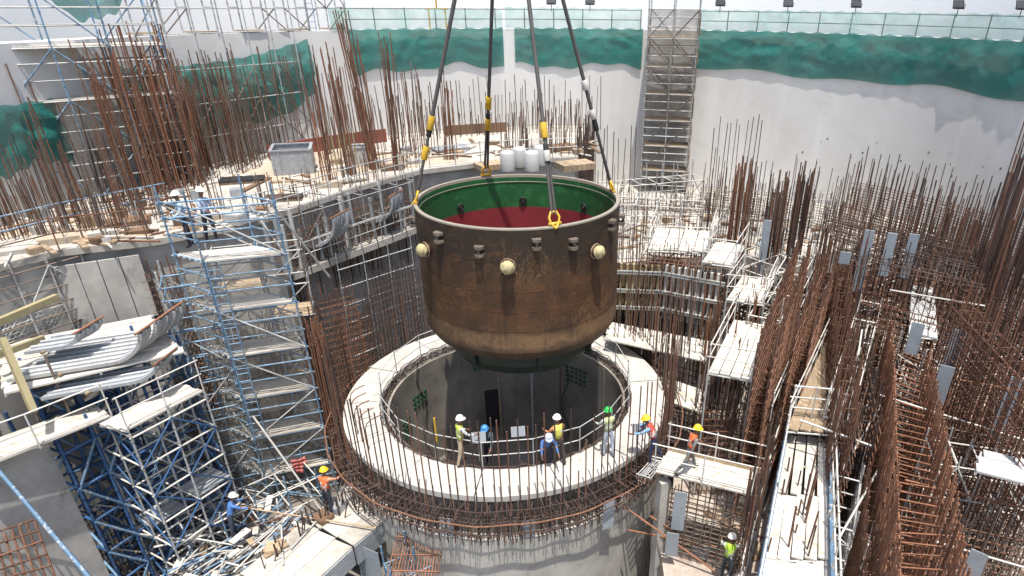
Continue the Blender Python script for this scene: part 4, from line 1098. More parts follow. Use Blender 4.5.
scaffold('access_scaffold', 'grey and blue scaffold in the upper left corner', (p0.x, p0.y), (.8, .6), 2, 1, 2.0, 1.5, 6.0, 14.0, 1.9, (M['galv'], M['blue'], M['galv']), brace=.8, decks=[(i, 0, 6 + 1.9 * k) for i in range(2) for k in (2, 3)], cat='scaffold', r=.035, mid=True, deck_mat=M['timber'])
pA, pB = wallpt(wall_angle(150, 10, WR - .9), 0, WR - .9), wallpt(wall_angle(300, 10, WR - .9), 0, WR - .9)
scaffold('wall_scaffold', 'thin tube scaffold on the wall behind the tall left rebar', (pA.x, pA.y), (pB.x - pA.x, pB.y - pA.y), 6, 0, (pB - pA).length / 6, 1, 6.0, 14.2, 1.5, (M['galv'], M['galv'], M['rust_grey']), brace=.35, cat='scaffold', r=.03)

# face below the slab edge: bars, pipes and the white bent pipe of the recess
rebar_wall('rusty rebar wall against the face between tower and forms', [W(156, 262, 5) - fw0 * .9, W(196, 250, 5) - fw0 * .9, W(232, 240, 5) - fw0 * .9], -4.5, 5.2, .2, .3, .4, [M['rust'], M['rust_grey']][0], M['rust_grey'], r=.02, top=.4)
rebar_wall('grey brown rebar wall low behind the blue tower', [W(200, 400, 0), W(250, 384, 0), W(300, 370, 0)], -5.5, 2.6, .22, .3, .5, M['rust_grey'], M['rust'], r=.02, top=.6)
rebar_wall('rebar wall standing behind the tower below the ledge end', [W(246, 262, 4), W(300, 248, 4)], -4, 4.4, .18, .26, .4, M['rust'], M['rust_grey'], r=.02, top=.4)
t = thing('pipe_rack', 'row of upright grey pipes right of the big curved form', 'pipes', W(170, 372, 1))
for k in range(8):
    p = W(168 + k * 4.2, 374 + k * 1.2, .8); tube('pipe', p, p + Vector((0, 0, 2.4 + rnd.uniform(-.1, .1))), .07, M['steel'], t, sides=8)
panel_q = [W(66, 262, 5.5) - fw0 * .5, W(150, 250, 5.5) - fw0 * .5]
face = thing('recess_lining', 'pale grey lining panels of the recess above the curved form', 'wall panels', panel_q[0])
for k in range(4):
    a = panel_q[0] + (panel_q[1] - panel_q[0]) * (k / 4 + .006); c = panel_q[0] + (panel_q[1] - panel_q[0]) * ((k + 1) / 4 - .006)
    beam('panel', a + Vector((0, -.12, -1.1)), c + Vector((0, -.12, -1.1)), .08, 2.3, M['concrete'], face)
scaffold('low_scaffold', 'galvanised scaffold frames on the slab edge left of the blue tower', tuple(W(166, 306, 4.5)[:2]), (.9, .4), 1, 1, 1.5, 1.2, -4.5, 5.6, 1.6, (M['galv'], M['blue'], M['galv']), brace=.6, cat='scaffold', r=.03, mid=True, sheets=[('u', 0, 0, 3)])
# the broken front of the upper slab: boards, soldiers, bars, tubes
e = [W(x, y, 6) for x, y in ((268, 216), (300, 206), (356, 187), (420, 170))]
fwd_ = [p - fw0 * .25 for p in e]
rebar_wall('close rebar mesh over the concrete face above the ledge walkway', [(p.x, p.y) for p in fwd_], 3.55, 5.7, .2, .34, .16, M['rust_grey'], M['rust'], r=.018, top=.5)
t = thing('soldier_beams', 'grey upright soldier beams on the concrete face above the ledge walkway', 'soldier beams', e[0])
for k in range(20):
    f = k / 19 * 2.999; i = int(f); p = fwd_[i] + (fwd_[i + 1] - fwd_[i]) * (f - i) - fw0 * .18
    if k % 3 != 1: beam('soldier', Vector((p.x, p.y, 3.55)), Vector((p.x, p.y, 5.6 + rnd.uniform(-.5, .5))), .14, .1, M['pale_form'] if k % 2 else M['steel'], t, up=fw0)
for k in range(13):
    pxs = (20, 60, 104, 140, 172, 205, 240, 262, 300, 330, 356, 390, 415)[k]; pys = (262, 252, 246, 243, 236, 230, 226, 219, 206, 197, 189, 180, 173)[k]
    c = W(pxs, pys - 10, 6); a = rnd.uniform(.1, .6); w, d_, h = rnd.uniform(.6, 1.2), rnd.uniform(.3, .6), rnd.uniform(.08, .28)
    b = MB(); q_ = [(c.x + x * cos(a) - y * sin(a), c.y + x * sin(a) + y * cos(a)) for x, y in ((-w / 2, -d_ / 2), (w / 2, -d_ / 2 + rnd.uniform(-.1, .1)), (w / 2 - rnd.uniform(0, .2), d_ / 2), (-w / 2, d_ / 2))]
    b.prism(q_, 6.0, 6.0 + h)
    o = b.build('pour_block', M[('concrete', 'tan_slab', 'drum', 'ply')[k % 4]], loc=c); tag(o, '%s block of %s on the slab edge, %s from the left edge' % (('low', 'tall')[h > .18], ('grey concrete', 'tan mortar', 'dusty concrete', 'brown boards')[k % 4], ('first', 'second', 'third', 'fourth', 'fifth', 'sixth', 'seventh', 'eighth', 'ninth', 'tenth', 'eleventh', 'twelfth', 'thirteenth')[k]), 'block')
stand('tubes and bars standing along the slab edge above the curved form', [(0, 272), (60, 258), (150, 248), (236, 230), (236, 224), (150, 240), (60, 250), (0, 264)], 5.2, 60, .9, 2.4, [M['rust'], M['galv'], M['rust_grey']], 44, .06, .022)
o = W(-10, 318, 4.6); u = W(150, 268, 4.6) - o
scaffold('edge_scaffold', 'galvanised tube scaffold in front of the slab face at the left edge', (o.x, o.y), (u.x, u.y), 5, 1, u.length / 5, .7, .5, 5.8, 1.3, (M['galv'], M['rust_grey'], M['galv']), brace=.5, cat='scaffold', r=.026, mid=True)
o = A_ + Vector((-.1, .1, 0)); u = B_ - A_
scaffold('edge_scaffold', 'thin tube scaffold standing on the ledge walkway against the face', (o.x, o.y), (u.x, u.y), 7, 1, u.length / 7, .7, 3.5, 6.3, 1.1, (M['galv'], M['galv'], M['rust_grey']), brace=.4, cat='scaffold', r=.022)
stand('rust bars rising past the ledge walkway from the cavity mouth', [(300, 300), (420, 262), (420, 250), (300, 282)], 1.5, 80, 1.5, 3.6, RR, 45, .04, .02)
pA, pB = wallpt(wall_angle(128, 13, WR + .6), 0, WR + .6), wallpt(wall_angle(345, 13, WR + .6), 0, WR + .6)
scaffold('wall_scaffold', 'grey tube scaffold standing on the wall top at the upper left', (pA.x, pA.y), (pB.x - pA.x, pB.y - pA.y), 9, 1, (pB - pA).length / 9, .9, 11.9, 15.5, 1.1, (M['galv'], M['galv'], M['rust_grey']), brace=.4, cat='scaffold', r=.035, decks=[(i, 0, 11.95) for i in range(0, 9, 2)], deck_mat=M['timber'], ladders=[(7, 0, 0, 3)])
# things on the upper slab
def open_bin(label, c, s, h, mat, rot):
    c = Vector(c); t = thing('steel_bin', label, 'steel bin', c); x = Vector((cos(rot), sin(rot), 0)); y = Vector((-sin(rot), cos(rot), 0)); z = Vector((0, 0, h / 2))
    for sg in (-1, 1):
        beam('side_plate', c + x * s / 2 * sg - y * (s / 2 - .05) + z, c + x * s / 2 * sg + y * (s / 2 - .05) + z, .06, h, mat, t)
        beam('side_plate', c + y * s / 2 * sg - x * (s / 2 + .03) + z, c + y * s / 2 * sg + x * (s / 2 + .03) + z, .06, h, mat, t)
        beam('top_rim', c + y * s / 2 * sg - x * (s / 2 + .06) + z * 2, c + y * s / 2 * sg + x * (s / 2 + .06) + z * 2, .14, .06, mat, t)
        beam('top_rim', c + x * s / 2 * sg - y * (s / 2 - .08) + z * 2, c + x * s / 2 * sg + y * (s / 2 - .08) + z * 2, .14, .06, mat, t)
        for f in (-.3, .3): beam('stiffener', c + y * (s / 2 + .05) * sg + x * s * f, c + y * (s / 2 + .05) * sg + x * s * f + z * 1.9, .06, .05, mat, t, up=(0, 1, 0))
    b = MB(); b.box(c + Vector((0, 0, .06)), s - .1, s - .1, .1, rot); b.build('bin_floor', mat, t)
open_bin('square open grey steel bin standing on the upper slab', W(296, 171, 6), 1.75, 1.15, M['steel'], .25)
open_bin('small pale bin beside the yellow bars on the upper slab', W(361, 164, 6), .8, .9, M['pale_form'], .2)
for k in range(5):
    p = W(338 + 5 * k, 172 - k, 6)
    tube_ = tube('yellow_prop', p, p + Vector((rnd.uniform(-.1, .1), 0, 1.7)), .035, M['yellow_beam']); tag(tube_, 'yellow prop on the upper slab, ' + ['nearest to the big open bin','second from the big open bin','middle one of its row','second from the small pale bin','nearest to the small pale bin'][k], 'prop', 'yellow props on the upper slab')
def wall_board(label, px0, px1, r, z0, z1, mat):
    a0, a1 = wall_angle(px0, 6, r), wall_angle(px1, 6, r); n_ = 5; t = thing('edge_form', label, 'edge form', wallpt(a0, z0, r))
    for k in range(n_):
        beam('board', wallpt(a0 + (a1 - a0) * (k + .01) / n_, (z0 + z1) / 2, r), wallpt(a0 + (a1 - a0) * (k + .99) / n_, (z0 + z1) / 2, r), .06, z1 - z0, mat, t)
wall_board('red brown edge form standing along the wall foot', 270, 388, 20.9, 6.02, 6.75, M['red_panel'])
wall_board('dark brown edge form at the wall foot behind the slings', 446, 506, 20.9, 6.02, 6.6, M['ply'])
def pallet(label, c, rot, sx, sy, mat, n_=5, th=.08):
    c = Vector(c); t = thing('panel_stack', label, 'boards', c); x = Vector((cos(rot), sin(rot), 0)); y = Vector((-sin(rot), cos(rot), 0))
    for s in (-.4, .4): beam('runner', c + y * sy * s - x * sx / 2 + Vector((0, 0, .05)), c + y * sy * s + x * sx / 2 + Vector((0, 0, .05)), .1, .09, M['timber'], t)
    for k in range(n_):
        f = (k + .5) / n_ - .5; beam('board', c + x * sx * f - y * sy / 2 + Vector((0, 0, .14)), c + x * sx * f + y * sy / 2 + Vector((0, 0, .14 + rnd.uniform(-.01, .02))), sx / n_ * .95, th, mat, t)
pallet('pale boards on runners lying on the slab at the left edge', W(22, 246, 6), .3, 1.3, 1.0, M['deck'])
pallet('grey boards on runners lying behind the left rail', W(50, 180, 6), .5, 1.6, 1.1, M['steel'])
pallet('dark flat boards on the slab in front of the bin', W(243, 182, 6), .3, 1.9, .9, M['black'], 4)
pallet('blackened boards at the slab edge above the curved form', W(284, 200, 6), .2, 1.5, .7, M['rust_dark'], 4)
pallet('pale boards near the slab edge right of the bin', W(345, 182, 6), .6, 1.8, .9, M['deck'])
pallet('brown boards left of the scaffold tower on the slab', W(128, 224, 6), .5, 1.5, .9, M['ply'])
for k, (px, py) in enumerate(((508, 172), (520, 168), (532, 172), (541, 166))):
    p = W(px, py, 6); b = MB(); b.lathe([(0, 0), (.34, 0), (.36, .1), (.36, .9), (.3, 1.0), (.12, 1.05), (0, 1.05)], p, 20)
    tag(b.build('drum', M['pale_form'], loc=p), 'pale drum behind the vessel, ' + ['leftmost of the four', 'second from the left of four', 'second from the right of four', 'rightmost of the four'][k], 'drum', 'pale drums behind the vessel')
pallet('brown timber crate boards beside the pale drums behind the vessel', W(575, 168, 6), .4, 1.8, 1.2, M['timber'], 7, .3)
pallet('slatted timber crate boards left of the pale drums', W(492, 168, 6), .5, 1.6, 1.0, M['timber'], 7, .25)

wall_row('row of grey rebar standing at the wall foot behind the bin', 170, 335, 21.6, 6, 3.6, 5.4, .17, [M['rust_grey'], M['rust']], 21)
wall_row('row of rebar at the wall foot behind the left sling', 335, 600, 21.6, 6, 1.6, 3.4, .24, [M['rust_grey'], M['rust_dark']], 22)
e2 = [W(x, y, 6) for x, y in ((430, 168), (505, 160), (576, 157))]
rail('grey tube rail along the slab edge behind the vessel', e2, 1.0, 1.3, M['galv'])
pe = wallpt(R(90), 0, WR - 1.2)
rebar_wall('dark rebar wall closing the right end of the upper slab', [(e2[-1].x + .3, e2[-1].y), (pe.x + .3, pe.y)], 2.0, 6.6, .22, .34, .3, M['rust_dark'], M['rust_grey'], r=.02, top=.9)
pallet('dark slatted boards near the right end of the upper slab', W(556, 150, 6), .3, 2.0, 1.3, M['ply'], 7, .2)
pallet('grey steel sheets lying on the slab behind the left sling', W(450, 150, 6), .5, 2.0, 1.2, M['steel'], 5)
stand('short bars crowded at the right end of the upper slab', [(500, 158), (578, 156), (585, 142), (500, 144)], 6, 70, .8, 2.6, RR, 46, .05, .02)
wall_row('front row of short rebar on the slab behind the slings', 400, 585, 20.2, 6, .9, 2.1, .28, RR, 23)
stand('leaning bundle of tall orange rebar in front of the upper left scaffold', [(118, 205), (200, 196), (208, 176), (140, 182)], 6, 72, 4.4, 6.6, RO, 31, .03, .026)
stand('thin rebar spread along the front of the upper slab at the left', [(-20, 252), (150, 228), (210, 205), (120, 205), (-20, 222)], 6, 120, 1.2, 3.4, RR, 43, .05, .018)
stand('dense patch of rebar at the left edge of the upper slab', [(-20, 222), (120, 206), (150, 170), (-20, 180)], 6, 120, 1.8, 3.9, RR, 32, .05)
stand('tall rust bars close to the left edge of the picture', [(30, 208), (80, 205), (80, 190), (30, 192)], 6, 26, 3.8, 5.4, RO, 33, .05, .026)
stand('patch of thin rebar on the slab between tall bundle and bin', [(170, 180), (285, 160), (300, 150), (185, 152)], 6, 90, 1.8, 3.8, RR, 34, .05)
for k, (px, py, n_, h, l) in enumerate(((352, 178, 16, 5.6, 'tall leaning rebar bundle just right of the bin'), (376, 170, 20, 6.6, 'tallest rebar bundle behind the left sling'), (398, 170, 14, 6.0, 'tall rebar bundle close to the left sling'), (332, 186, 12, 4.0, 'shorter rebar bundle at the corner of the bin'), (450, 160, 12, 4.3, 'rebar bundle at the slab edge by the left sling'))):
    c = W(px, py, 6); rr = random.Random(50 + k); sp = []; ln = (rr.uniform(-.10, .03), rr.uniform(-.03, .08))
    for _ in range(n_):
        o = Vector((rr.gauss(0, .14), rr.gauss(0, .14), -.1)); hh = h * rr.uniform(.75, 1.08); sp.append((c + o, c + o + Vector((ln[0] * hh + rr.gauss(0, .12), ln[1] * hh + rr.gauss(0, .12), hh))))
    bar_group(l, sp, RO, .024, loc=c, cat='rebar bundle', name='rebar_bundle')
stand('rebar stubs along the edge of the upper slab above the ledge', [(245, 218), (300, 204), (420, 168), (420, 160), (240, 205)], 6, 70, .5, 1.5, RR, 36, .05, .018)
stand('sparse bars on the slab left of the scaffold tower', [(20, 255), (150, 236), (150, 215), (20, 232)], 6, 34, .8, 1.9, RR, 37, .04, .018)

stand('tall grey rebar crowd between the upper left scaffold and the drooping net', [(200, 185), (262, 170), (262, 158), (205, 165)], 6, 60, 3.0, 5.6, [M['rust_grey'], M['rust']], 38, .05, .022)
stand('tall rust rebar standing in front of the lower left net', [(-10, 206), (70, 200), (80, 176), (-10, 176)], 6, 90, 2.6, 5.0, RO, 39, .05, .022)
stand('rebar crowd right of the tall orange bundle', [(150, 196), (205, 188), (212, 172), (160, 174)], 6, 60, 3.4, 5.6, RO, 40, .04, .024)
stand('grey rebar between the bin and the left sling on the far slab', [(318, 165), (440, 158), (440, 146), (320, 148)], 6, 70, 2.2, 4.6, [M['rust_grey'], M['rust']], 42, .05, .022)
# rebar faces of the cavity mouth (below the ledge)
def vline(px0, py0, px1, py1, z): return [W(px0, py0, z), W(px1, py1, z)]
rebar_wall('dark rebar wall below the left end of the ledge walkway', vline(312, 300, 352, 290, 2.8), -5.5, 3.1, .16, .3, .5, M['rust'], r=.018, top=.3)
rebar_wall('rust brown rebar wall deep between tower and ring', [W(338, 330, 0), W(372, 318, 0)], -5.5, .6, .16, .26, .5, M['rust'], r=.018)
rebar_wall('dim rebar wall in the cavity mouth nearest the vessel', [W(372, 300, 1.5), W(420, 282, 1.5)], -5, 2.6, .18, .3, .5, M['rust_dark'], r=.018)
stand('slanting bundle of rust bars between tower and ring platform', [(330, 470), (352, 468), (350, 452), (330, 455)], -3.2, 46, 5.0, 6.8, RO, 41, .015, .026, dirlean=(-.01, .03))
p0 = W(356, 330, 0)
p1 = W(352, 345, -.5); u = W(420, 318, -.5) - p1
scaffold('cavity_scaffold', 'galvanised tube scaffold in the cavity mouth behind the ring', (p1.x, p1.y), (u.x, u.y), 3, 0, u.length / 3, 1, -4.5, 3.6, .85, (M['galv'], M['galv'], M['galv']), brace=.2, cat='scaffold', r=.025)

# ------------------------------------------------------------------ right: behind the ring
def wall_form(label, a, c, z0, z1, n_, cols):
    a = Vector((a.x, a.y, 0)); c = Vector((c.x, c.y, 0)); d = (c - a).normalized(); nrm = Vector((d.y, -d.x, 0))
    t = thing('wall_formwork', label, 'formwork', (a.x, a.y, z0)); Z = lambda z: Vector((0, 0, z))
    beam('ply_panel', a + Z((z0 + z1) / 2) - nrm * .12, c + Z((z0 + z1) / 2) - nrm * .12, .04, z1 - z0, M['ply'], t)
    for k in range(n_):
        p = a + (c - a) * ((k + .5) / n_); f = k / n_
        mt = M[cols[min(len(cols) - 1, int(f * len(cols)))]]
        beam('upright', p + Z(z0 - .1), p + Z(z1 + rnd.uniform(.0, .1)), .1, .2, mt, t, up=nrm)
    for z in (z0 + .35, (z0 + z1) / 2, z1 - .3):
        for s in (-.05, .05): beam('waler', a + Z(z + s) + nrm * .16 - d * .2, c + Z(z + s) + nrm * .16 + d * .2, .1, .06, M['galv'], t)
    for k in range(4):
        p = a + (c - a) * ((k + .5) / 4); tube('tie_rod', p + Z((z0 + z1) / 2) - nrm * .2, p + Z((z0 + z1) / 2) + nrm * .5, .02, M['rust'], t)
    return t
wall_form('wall formwork with yellow uprights behind the right rim of the vessel', W(606, 264, 3), W(662, 266, 3), .6, 3.0, 9, ['yellow_beam'])
wall_form('wall formwork with pale uprights between yellow formwork and stepped decks', W(664, 266, 3), W(722, 276, 3), .6, 3.0, 9, ['white'])
deck('pale plank deck at the foot of the yellow and pale formwork', W(606, 340, .6), W(608, 322, .6), W(712, 342, .6), W(704, 362, .6), 3)
deck('second pale plank deck below the formwork, nearer the ring', W(640, 392, -.8), W(636, 368, -.8), W(704, 392, -.8), W(706, 414, -.8), 3)
for args in (('stepped pale deck highest and farthest behind the formwork', (648, 250), (656, 228), (714, 232), (708, 252), 3.6, 4),
             ('stepped pale deck second from the back, above the pale formwork', (702, 262), (716, 242), (746, 246), (734, 266), 3.5, 3),
             ('stepped pale deck third from the back, beside the tall plate', (726, 300), (742, 277), (774, 281), (764, 304), 2.8, 4),
             ('stepped pale deck fourth from the back, long and narrow', (708, 372), (734, 320), (770, 326), (752, 380), 2.2, 4)):
    l, a, b_, c, d, z, n_ = args; q = [W(*p, z) for p in (a, b_, c, d)]
    deck(l, q[0], q[3], q[2], q[1], n_)
    rail('white tube rail round the ' + l.split(',')[0], [q[1], q[0], q[3], q[2]], 1.1, 1.4, M['white'])
    for (p, s) in ((q[0], 0), (q[3], 1)):
        tube_ = tube('deck_prop', p - Vector((0, 0, .1)), p - Vector((0, 0, z + 3.4)), .04, M['galv']); tag(tube_, '%s prop under the front of the %s' % (('left', 'right')[s], l.split(',')[0]), 'prop')
# deck from the ring to the long walkway
q = [W(654, 472, .08), W(752, 496, .08), W(763, 474, .08), W(668, 451, .08)]
deck('pale plank deck bridging from the ring platform to the right', q[0], q[3], q[2], q[1], 4)
rail('pale tube rail on the far side of the bridging deck', [q[3], q[2]], 1.1, 1.4, M['white'], toe=True)
rail('pale tube rail on the near side of the bridging deck', [q[0], q[1]], 1.1, 1.6, M['white'])
c0 = W(664, 480, -.3)
b = MB(); b.box((c0.x, c0.y, -4), .35, .35, 7.4, .3); tag(b.build('concrete_column', M['drum'], loc=(c0.x, c0.y, -7.7)), 'slim concrete column under the left end of the bridging deck', 'column')
rebar_wall('rebar wall with many lying bars under the bridging deck', [W(672, 480, -.35), W(752, 500, -.35)], -6.5, -.3, .3, .2, .5, M['rust_grey'], M['rust_grey'], r=.02, top=.1)
plate('grey embedded plate on the rebar wall under the bridging deck, upper one', 681, 492, 674, 530, -.5, .42)
plate('grey embedded plate on the rebar wall under the bridging deck, lower one', 673, 533, 668, 556, -1.9, .42)
for k, (p0, p1, z0, z1) in enumerate((((622, 505), (716, 572), -1.5, -3.2), ((650, 516), (720, 560), -1.8, -3.4), ((628, 530), (722, 548), -2.4, -3.0))):
    tube_ = tube('raking_bar', W(*p0, z0), W(*p1, z1), .035, M['rust_orange']); tag(tube_, ['orange raking bar in front of the rebar wall, topmost of three', 'orange raking bar in front of the rebar wall, middle of three', 'orange raking bar in front of the rebar wall, lowest of three'][k], 'bar')
# the long pale walkway at the right
q = [W(748, 640, .9), W(832, 640, .9), W(828, 440, .9), W(786, 436, .9)]
for k, (f0, f1, nn, l) in enumerate(((0, .30, 4, 'pale walkway section nearest the bottom edge at the right'), (.305, .62, 5, 'pale walkway section in the middle of the long walkway'), (.63, 1, 4, 'pale walkway section at the far end of the long walkway'))):
    q_ = [q[0] + (q[3] - q[0]) * f0, q[1] + (q[2] - q[1]) * f0, q[1] + (q[2] - q[1]) * f1, q[0] + (q[3] - q[0]) * f1]
    q_ = [v + Vector((0, 0, (.0, .06, .0)[k])) for v in q_]
    deck(l, q_[0], q_[1], q_[2], q_[3], nn, mat=M['deck'], gap=(.96, .9, .8)[k])
stand('dark bars standing through the long pale walkway', [(756, 570), (820, 570), (815, 480), (786, 480)], .5, 16, .8, 2.2, [M['rust_dark'], M['rust']], 84, .04, .025)
for s, (a, c) in enumerate(((q[0], q[3]), (q[1], q[2]))):
    beam_ = beam('edge_beam', a + Vector((0, 0, .08)), c + Vector((0, 0, .08)), .12, .2, M['blue']); tag(beam_, 'pale blue edge beam along the %s side of the long pale walkway' % ('left', 'right')[s], 'edge beam')
rail('white tube rail on the left side of the long pale walkway', [q[0], q[0] + (q[3] - q[0]) * .5, q[3]], 1.15, 1.1, M['white'], r=.03)
rail('white tube rail on the right side of the long pale walkway', [q[1], q[1] + (q[2] - q[1]) * .5, q[2]], 1.15, 1.1, M['white'], r=.03)
rail('white tube rail across the far end of the long pale walkway', [q[3] + Vector((.1, .2, .6)), q[2] + Vector((.1, .2, .6))], 1.2, .8, M['white'], (1, .66, .33), r=.03)
q2 = [W(786, 430, 1.5), W(836, 434, 1.5), W(862, 350, 1.5), W(826, 340, 1.5)]
deck('pale walkway continuing uphill beyond the long one', q2[0], q2[1], q2[2], q2[3], 4, mat=M['timber'])
rail('white tube rail on the right of the uphill walkway', [q2[1], q2[2]], 1.1, 1.2, M['white'])
rail('white tube rail on the left of the uphill walkway', [q2[0], q2[3]], 1.1, 1.2, M['white'])
o = W(846, 560, 0); u = W(868, 400, 0) - o
scaffold('side_scaffold', 'galvanised scaffold with close rungs right of the long walkway', (o.x, o.y), (u.x, u.y), 4, 1, u.length / 4, .7, -3.4, 1.4, .55, (M['galv'], M['galv'], M['galv']), brace=.3, cat='scaffold', r=.03)
o = W(738, 580, 0); u = W(778, 430, 0) - o
scaffold('side_scaffold', 'tube scaffold under the left side of the long walkway', (o.x, o.y), (u.x, u.y), 4, 0, u.length / 4, .7, -3.4, .8, .9, (M['rust'], M['white'], M['galv']), brace=.5, cat='scaffold', r=.03)
o = W(690, 300, 0); u = W(760, 330, 0) - o
scaffold('step_scaffold', 'galvanised scaffold frames under the stepped decks', (o.x, o.y), (u.x, u.y), 3, 2, u.length / 3, 1.5, -3.4, 3.4, 1.0, (M['galv'], M['white'], M['galv']), brace=.5, cat='scaffold', r=.028)
o = W(770, 380, 0); u = W(812, 290, 0) - o
scaffold('step_scaffold', 'white scaffold frames between stepped decks and rust walls', (o.x, o.y), (u.x, u.y), 4, 1, u.length / 4, 1.2, -3.4, 3.2, 1.0, (M['white'], M['white'], M['galv']), brace=.5, cat='scaffold', r=.03)
o = W(612, 240, 2); u = W(700, 246, 2) - o
scaffold('back_scaffold', 'pale low scaffold on the back slab behind the formwork', (o.x, o.y), (u.x, u.y), 4, 1, u.length / 4, 1.5, .0, 4.0, 1.0, (M['galv'], M['white'], M['galv']), brace=.4, cat='scaffold', r=.028)
rail('long pale rail across the back slab at the wall foot', [W(600, 214, 2), W(700, 205, 2), W(800, 215, 2)], 1.1, 1.6, M['white'])
rail('second pale rail across the back slab nearer the vessel', [W(622, 236, 2), W(720, 232, 2), W(800, 240, 2)], 1.1, 1.6, M['white'])

# standing bars between ring and formwork
stand('thin dark bars standing right of the ring platform', [(645, 420), (740, 440), (752, 345), (668, 330)], -1.5, 120, 2.4, 4.6, RR, 61, .03, .02)
stand('rust bars clustered in front of the pale formwork', [(690, 400), (748, 410), (752, 350), (700, 340)], -1, 70, 2.5, 4.8, [M['rust'], M['rust_orange']], 62, .03, .02)
stand('thin bars in front of the yellow formwork', [(612, 340), (690, 350), (690, 325), (612, 318)], .6, 60, 1.5, 3.6, RR, 63, .03, .018)
stand('rebar field on the back slab behind the formwork', [(610, 262), (720, 262), (730, 215), (605, 220)], 2, 110, .9, 2.4, RR, 64, .04, .018)
rebar_wall('rust rebar wall behind the right rim above the formwork', [W(612, 262, 3), W(700, 262, 3)], .8, 3.7, .16, .3, .5, M['rust'], r=.018)
rebar_wall('rust rebar wall right of the ring below the formwork deck', [W(618, 360, -1), W(720, 392, -1)], -5.5, .3, .2, .3, .5, M['rust_dark'], r=.02)
rebar_wall('rebar wall right of the bridging deck below the stepped decks', [W(700, 440, -1), W(765, 440, -1)], -4.5, 1.0, .2, .28, .6, M['rust'], r=.02)
rebar_mat('short bars lying in a bundle at the ring end of the bridging deck', W(636, 476, .1), W(650, 478, .1), W(664, 462, .1), W(650, 460, .1), 6, 1, M['galv'], .02)
rebar_mat('rusty bar grid on top of the pale formwork', W(640, 262, 3.3), W(716, 270, 3.3), W(722, 248, 3.3), W(650, 244, 3.3), 16, 6, M['rust'], .02)

# rust curtain walls of the right
rebar_wall('rust curtain wall running toward the viewer right of the long walkway', [W(892, 318, 3.4), W(897, 440, 3.4), W(904, 640, 3.4)], -3.3, 3.4, .13, .5, .1, M['rust_orange'], M['rust'], r=.021, layers=1, top=.04, hz_top=3.2)
rebar_wall('rust curtain wall running toward the viewer, second right of the long walkway', [W(930, 350, 3.4), W(950, 450, 3.4), W(980, 640, 3.4)], -3.3, 3.4, .13, .5, .1, M['rust_orange'], M['rust'], r=.021, layers=1, top=.04, hz_top=3.2)
rebar_wall('low rust curtain wall hugging the right rail of the long walkway', [W(878, 400, 1.6), W(874, 500, 1.6), W(872, 640, 1.6)], -3.3, 1.6, .16, .35, .3, M['rust'], M['rust_grey'], r=.022, top=.2)
rebar_wall('rust curtain wall beside the stepped decks, left of two', [W(806, 240, 4.4), W(790, 280, 4.4), W(768, 338, 4.4)], -3.2, 4.4, .13, .4, .5, M['rust'], M['rust'], r=.022, top=.4)
rebar_wall('rust curtain wall beside the stepped decks, right of two', [W(838, 240, 4.4), W(822, 280, 4.4), W(806, 322, 4.4)], -3.2, 4.4, .13, .4, .5, M['rust'], M['rust'], r=.022, top=.4)
rebar_wall('rust curtain wall in the middle of the right field', [W(884, 300, 3.6), W(930, 312, 3.6), W(1000, 330, 3.6)], -3.2, 3.8, .22, .3, .6, M['rust'], M['rust'], r=.02, top=.6)
rebar_wall('rust curtain wall along the far side of the right field', [W(842, 262, 4), W(900, 266, 4), W(985, 292, 4)], -2.5, 4.6, .22, .3, .6, M['rust_dark'], M['rust'], r=.02, top=.8)
rebar_wall('rust curtain wall crossing the right field under the white plank', [W(945, 420, 2.4), W(1000, 430, 2.4), W(1070, 446, 2.4)], -3.2, 2.8, .22, .28, .6, M['rust'], M['rust_grey'], r=.02, top=.5)
rebar_wall('rust curtain wall crossing the right field below the white plank', [W(965, 510, 1.6), W(1020, 522, 1.6), W(1080, 536, 1.6)], -3.2, 1.8, .2, .25, .6, M['rust_grey'], M['rust'], r=.02, top=.4)
rebar_wall('rust curtain wall running to the right edge', [W(960, 300, 5), W(1000, 340, 5), W(1060, 400, 5)], -2.5, 5.4, .2, .3, .6, M['rust'], M['rust'], r=.02, top=.9)
rebar_wall('brown curtain wall between uphill walkway and right field', [W(850, 300, 3), W(862, 360, 3), W(872, 420, 3)], -3.2, 3.2, .2, .3, .5, M['rust_dark'], M['rust'], r=.02, top=.5)
rebar_mat('level bar grid spread over the far right field', W(838, 300, 2.6), W(985, 330, 2.6), W(980, 282, 2.6), W(842, 262, 2.6), 34, 14, M['rust'], .02, layers=2, dz=.8)
rebar_mat('sagging bar grid fanning out before the wall at the right', W(838, 262, 4.4), W(985, 292, 4.6), W(968, 246, 5.4), W(826, 214, 4.4), 14, 14, M['rust_dark'], .02, jit=.12)
rebar_mat('level bar grid in the right field behind the white plank', W(915, 420, 1.2), W(1060, 450, 1.2), W(1050, 360, 1.2), W(905, 340, 1.2), 30, 18, M['rust'], .02, layers=1, dz=.9)
rebar_mat('level bar grid in the lower right corner', W(925, 600, -.3), W(1070, 640, -.3), W(1060, 500, -.3), W(935, 480, -.3), 28, 20, M['rust_grey'], .02, layers=1, dz=.9)
rebar_mat('bar grid between the two curtain walls that run toward the viewer', W(902, 620, 2.2), W(974, 620, 2.2), W(930, 360, 2.2), W(894, 345, 2.2), 1, 34, M['rust_orange'], .02, layers=3, dz=1.4)
stand('dense tall rebar against the wall at the right edge', [(962, 300), (1080, 350), (1080, 262), (985, 250)], 4, 150, 3.6, 6.4, [M['rust_dark'], M['rust'], M['rust_dark']], 71, .02, .026)
stand('tall rebar rising from the middle of the right field', [(850, 300), (985, 320), (975, 270), (855, 255)], 3, 150, 1.8, 3.8, [M['rust_dark'], M['rust']], 72, .03, .02)
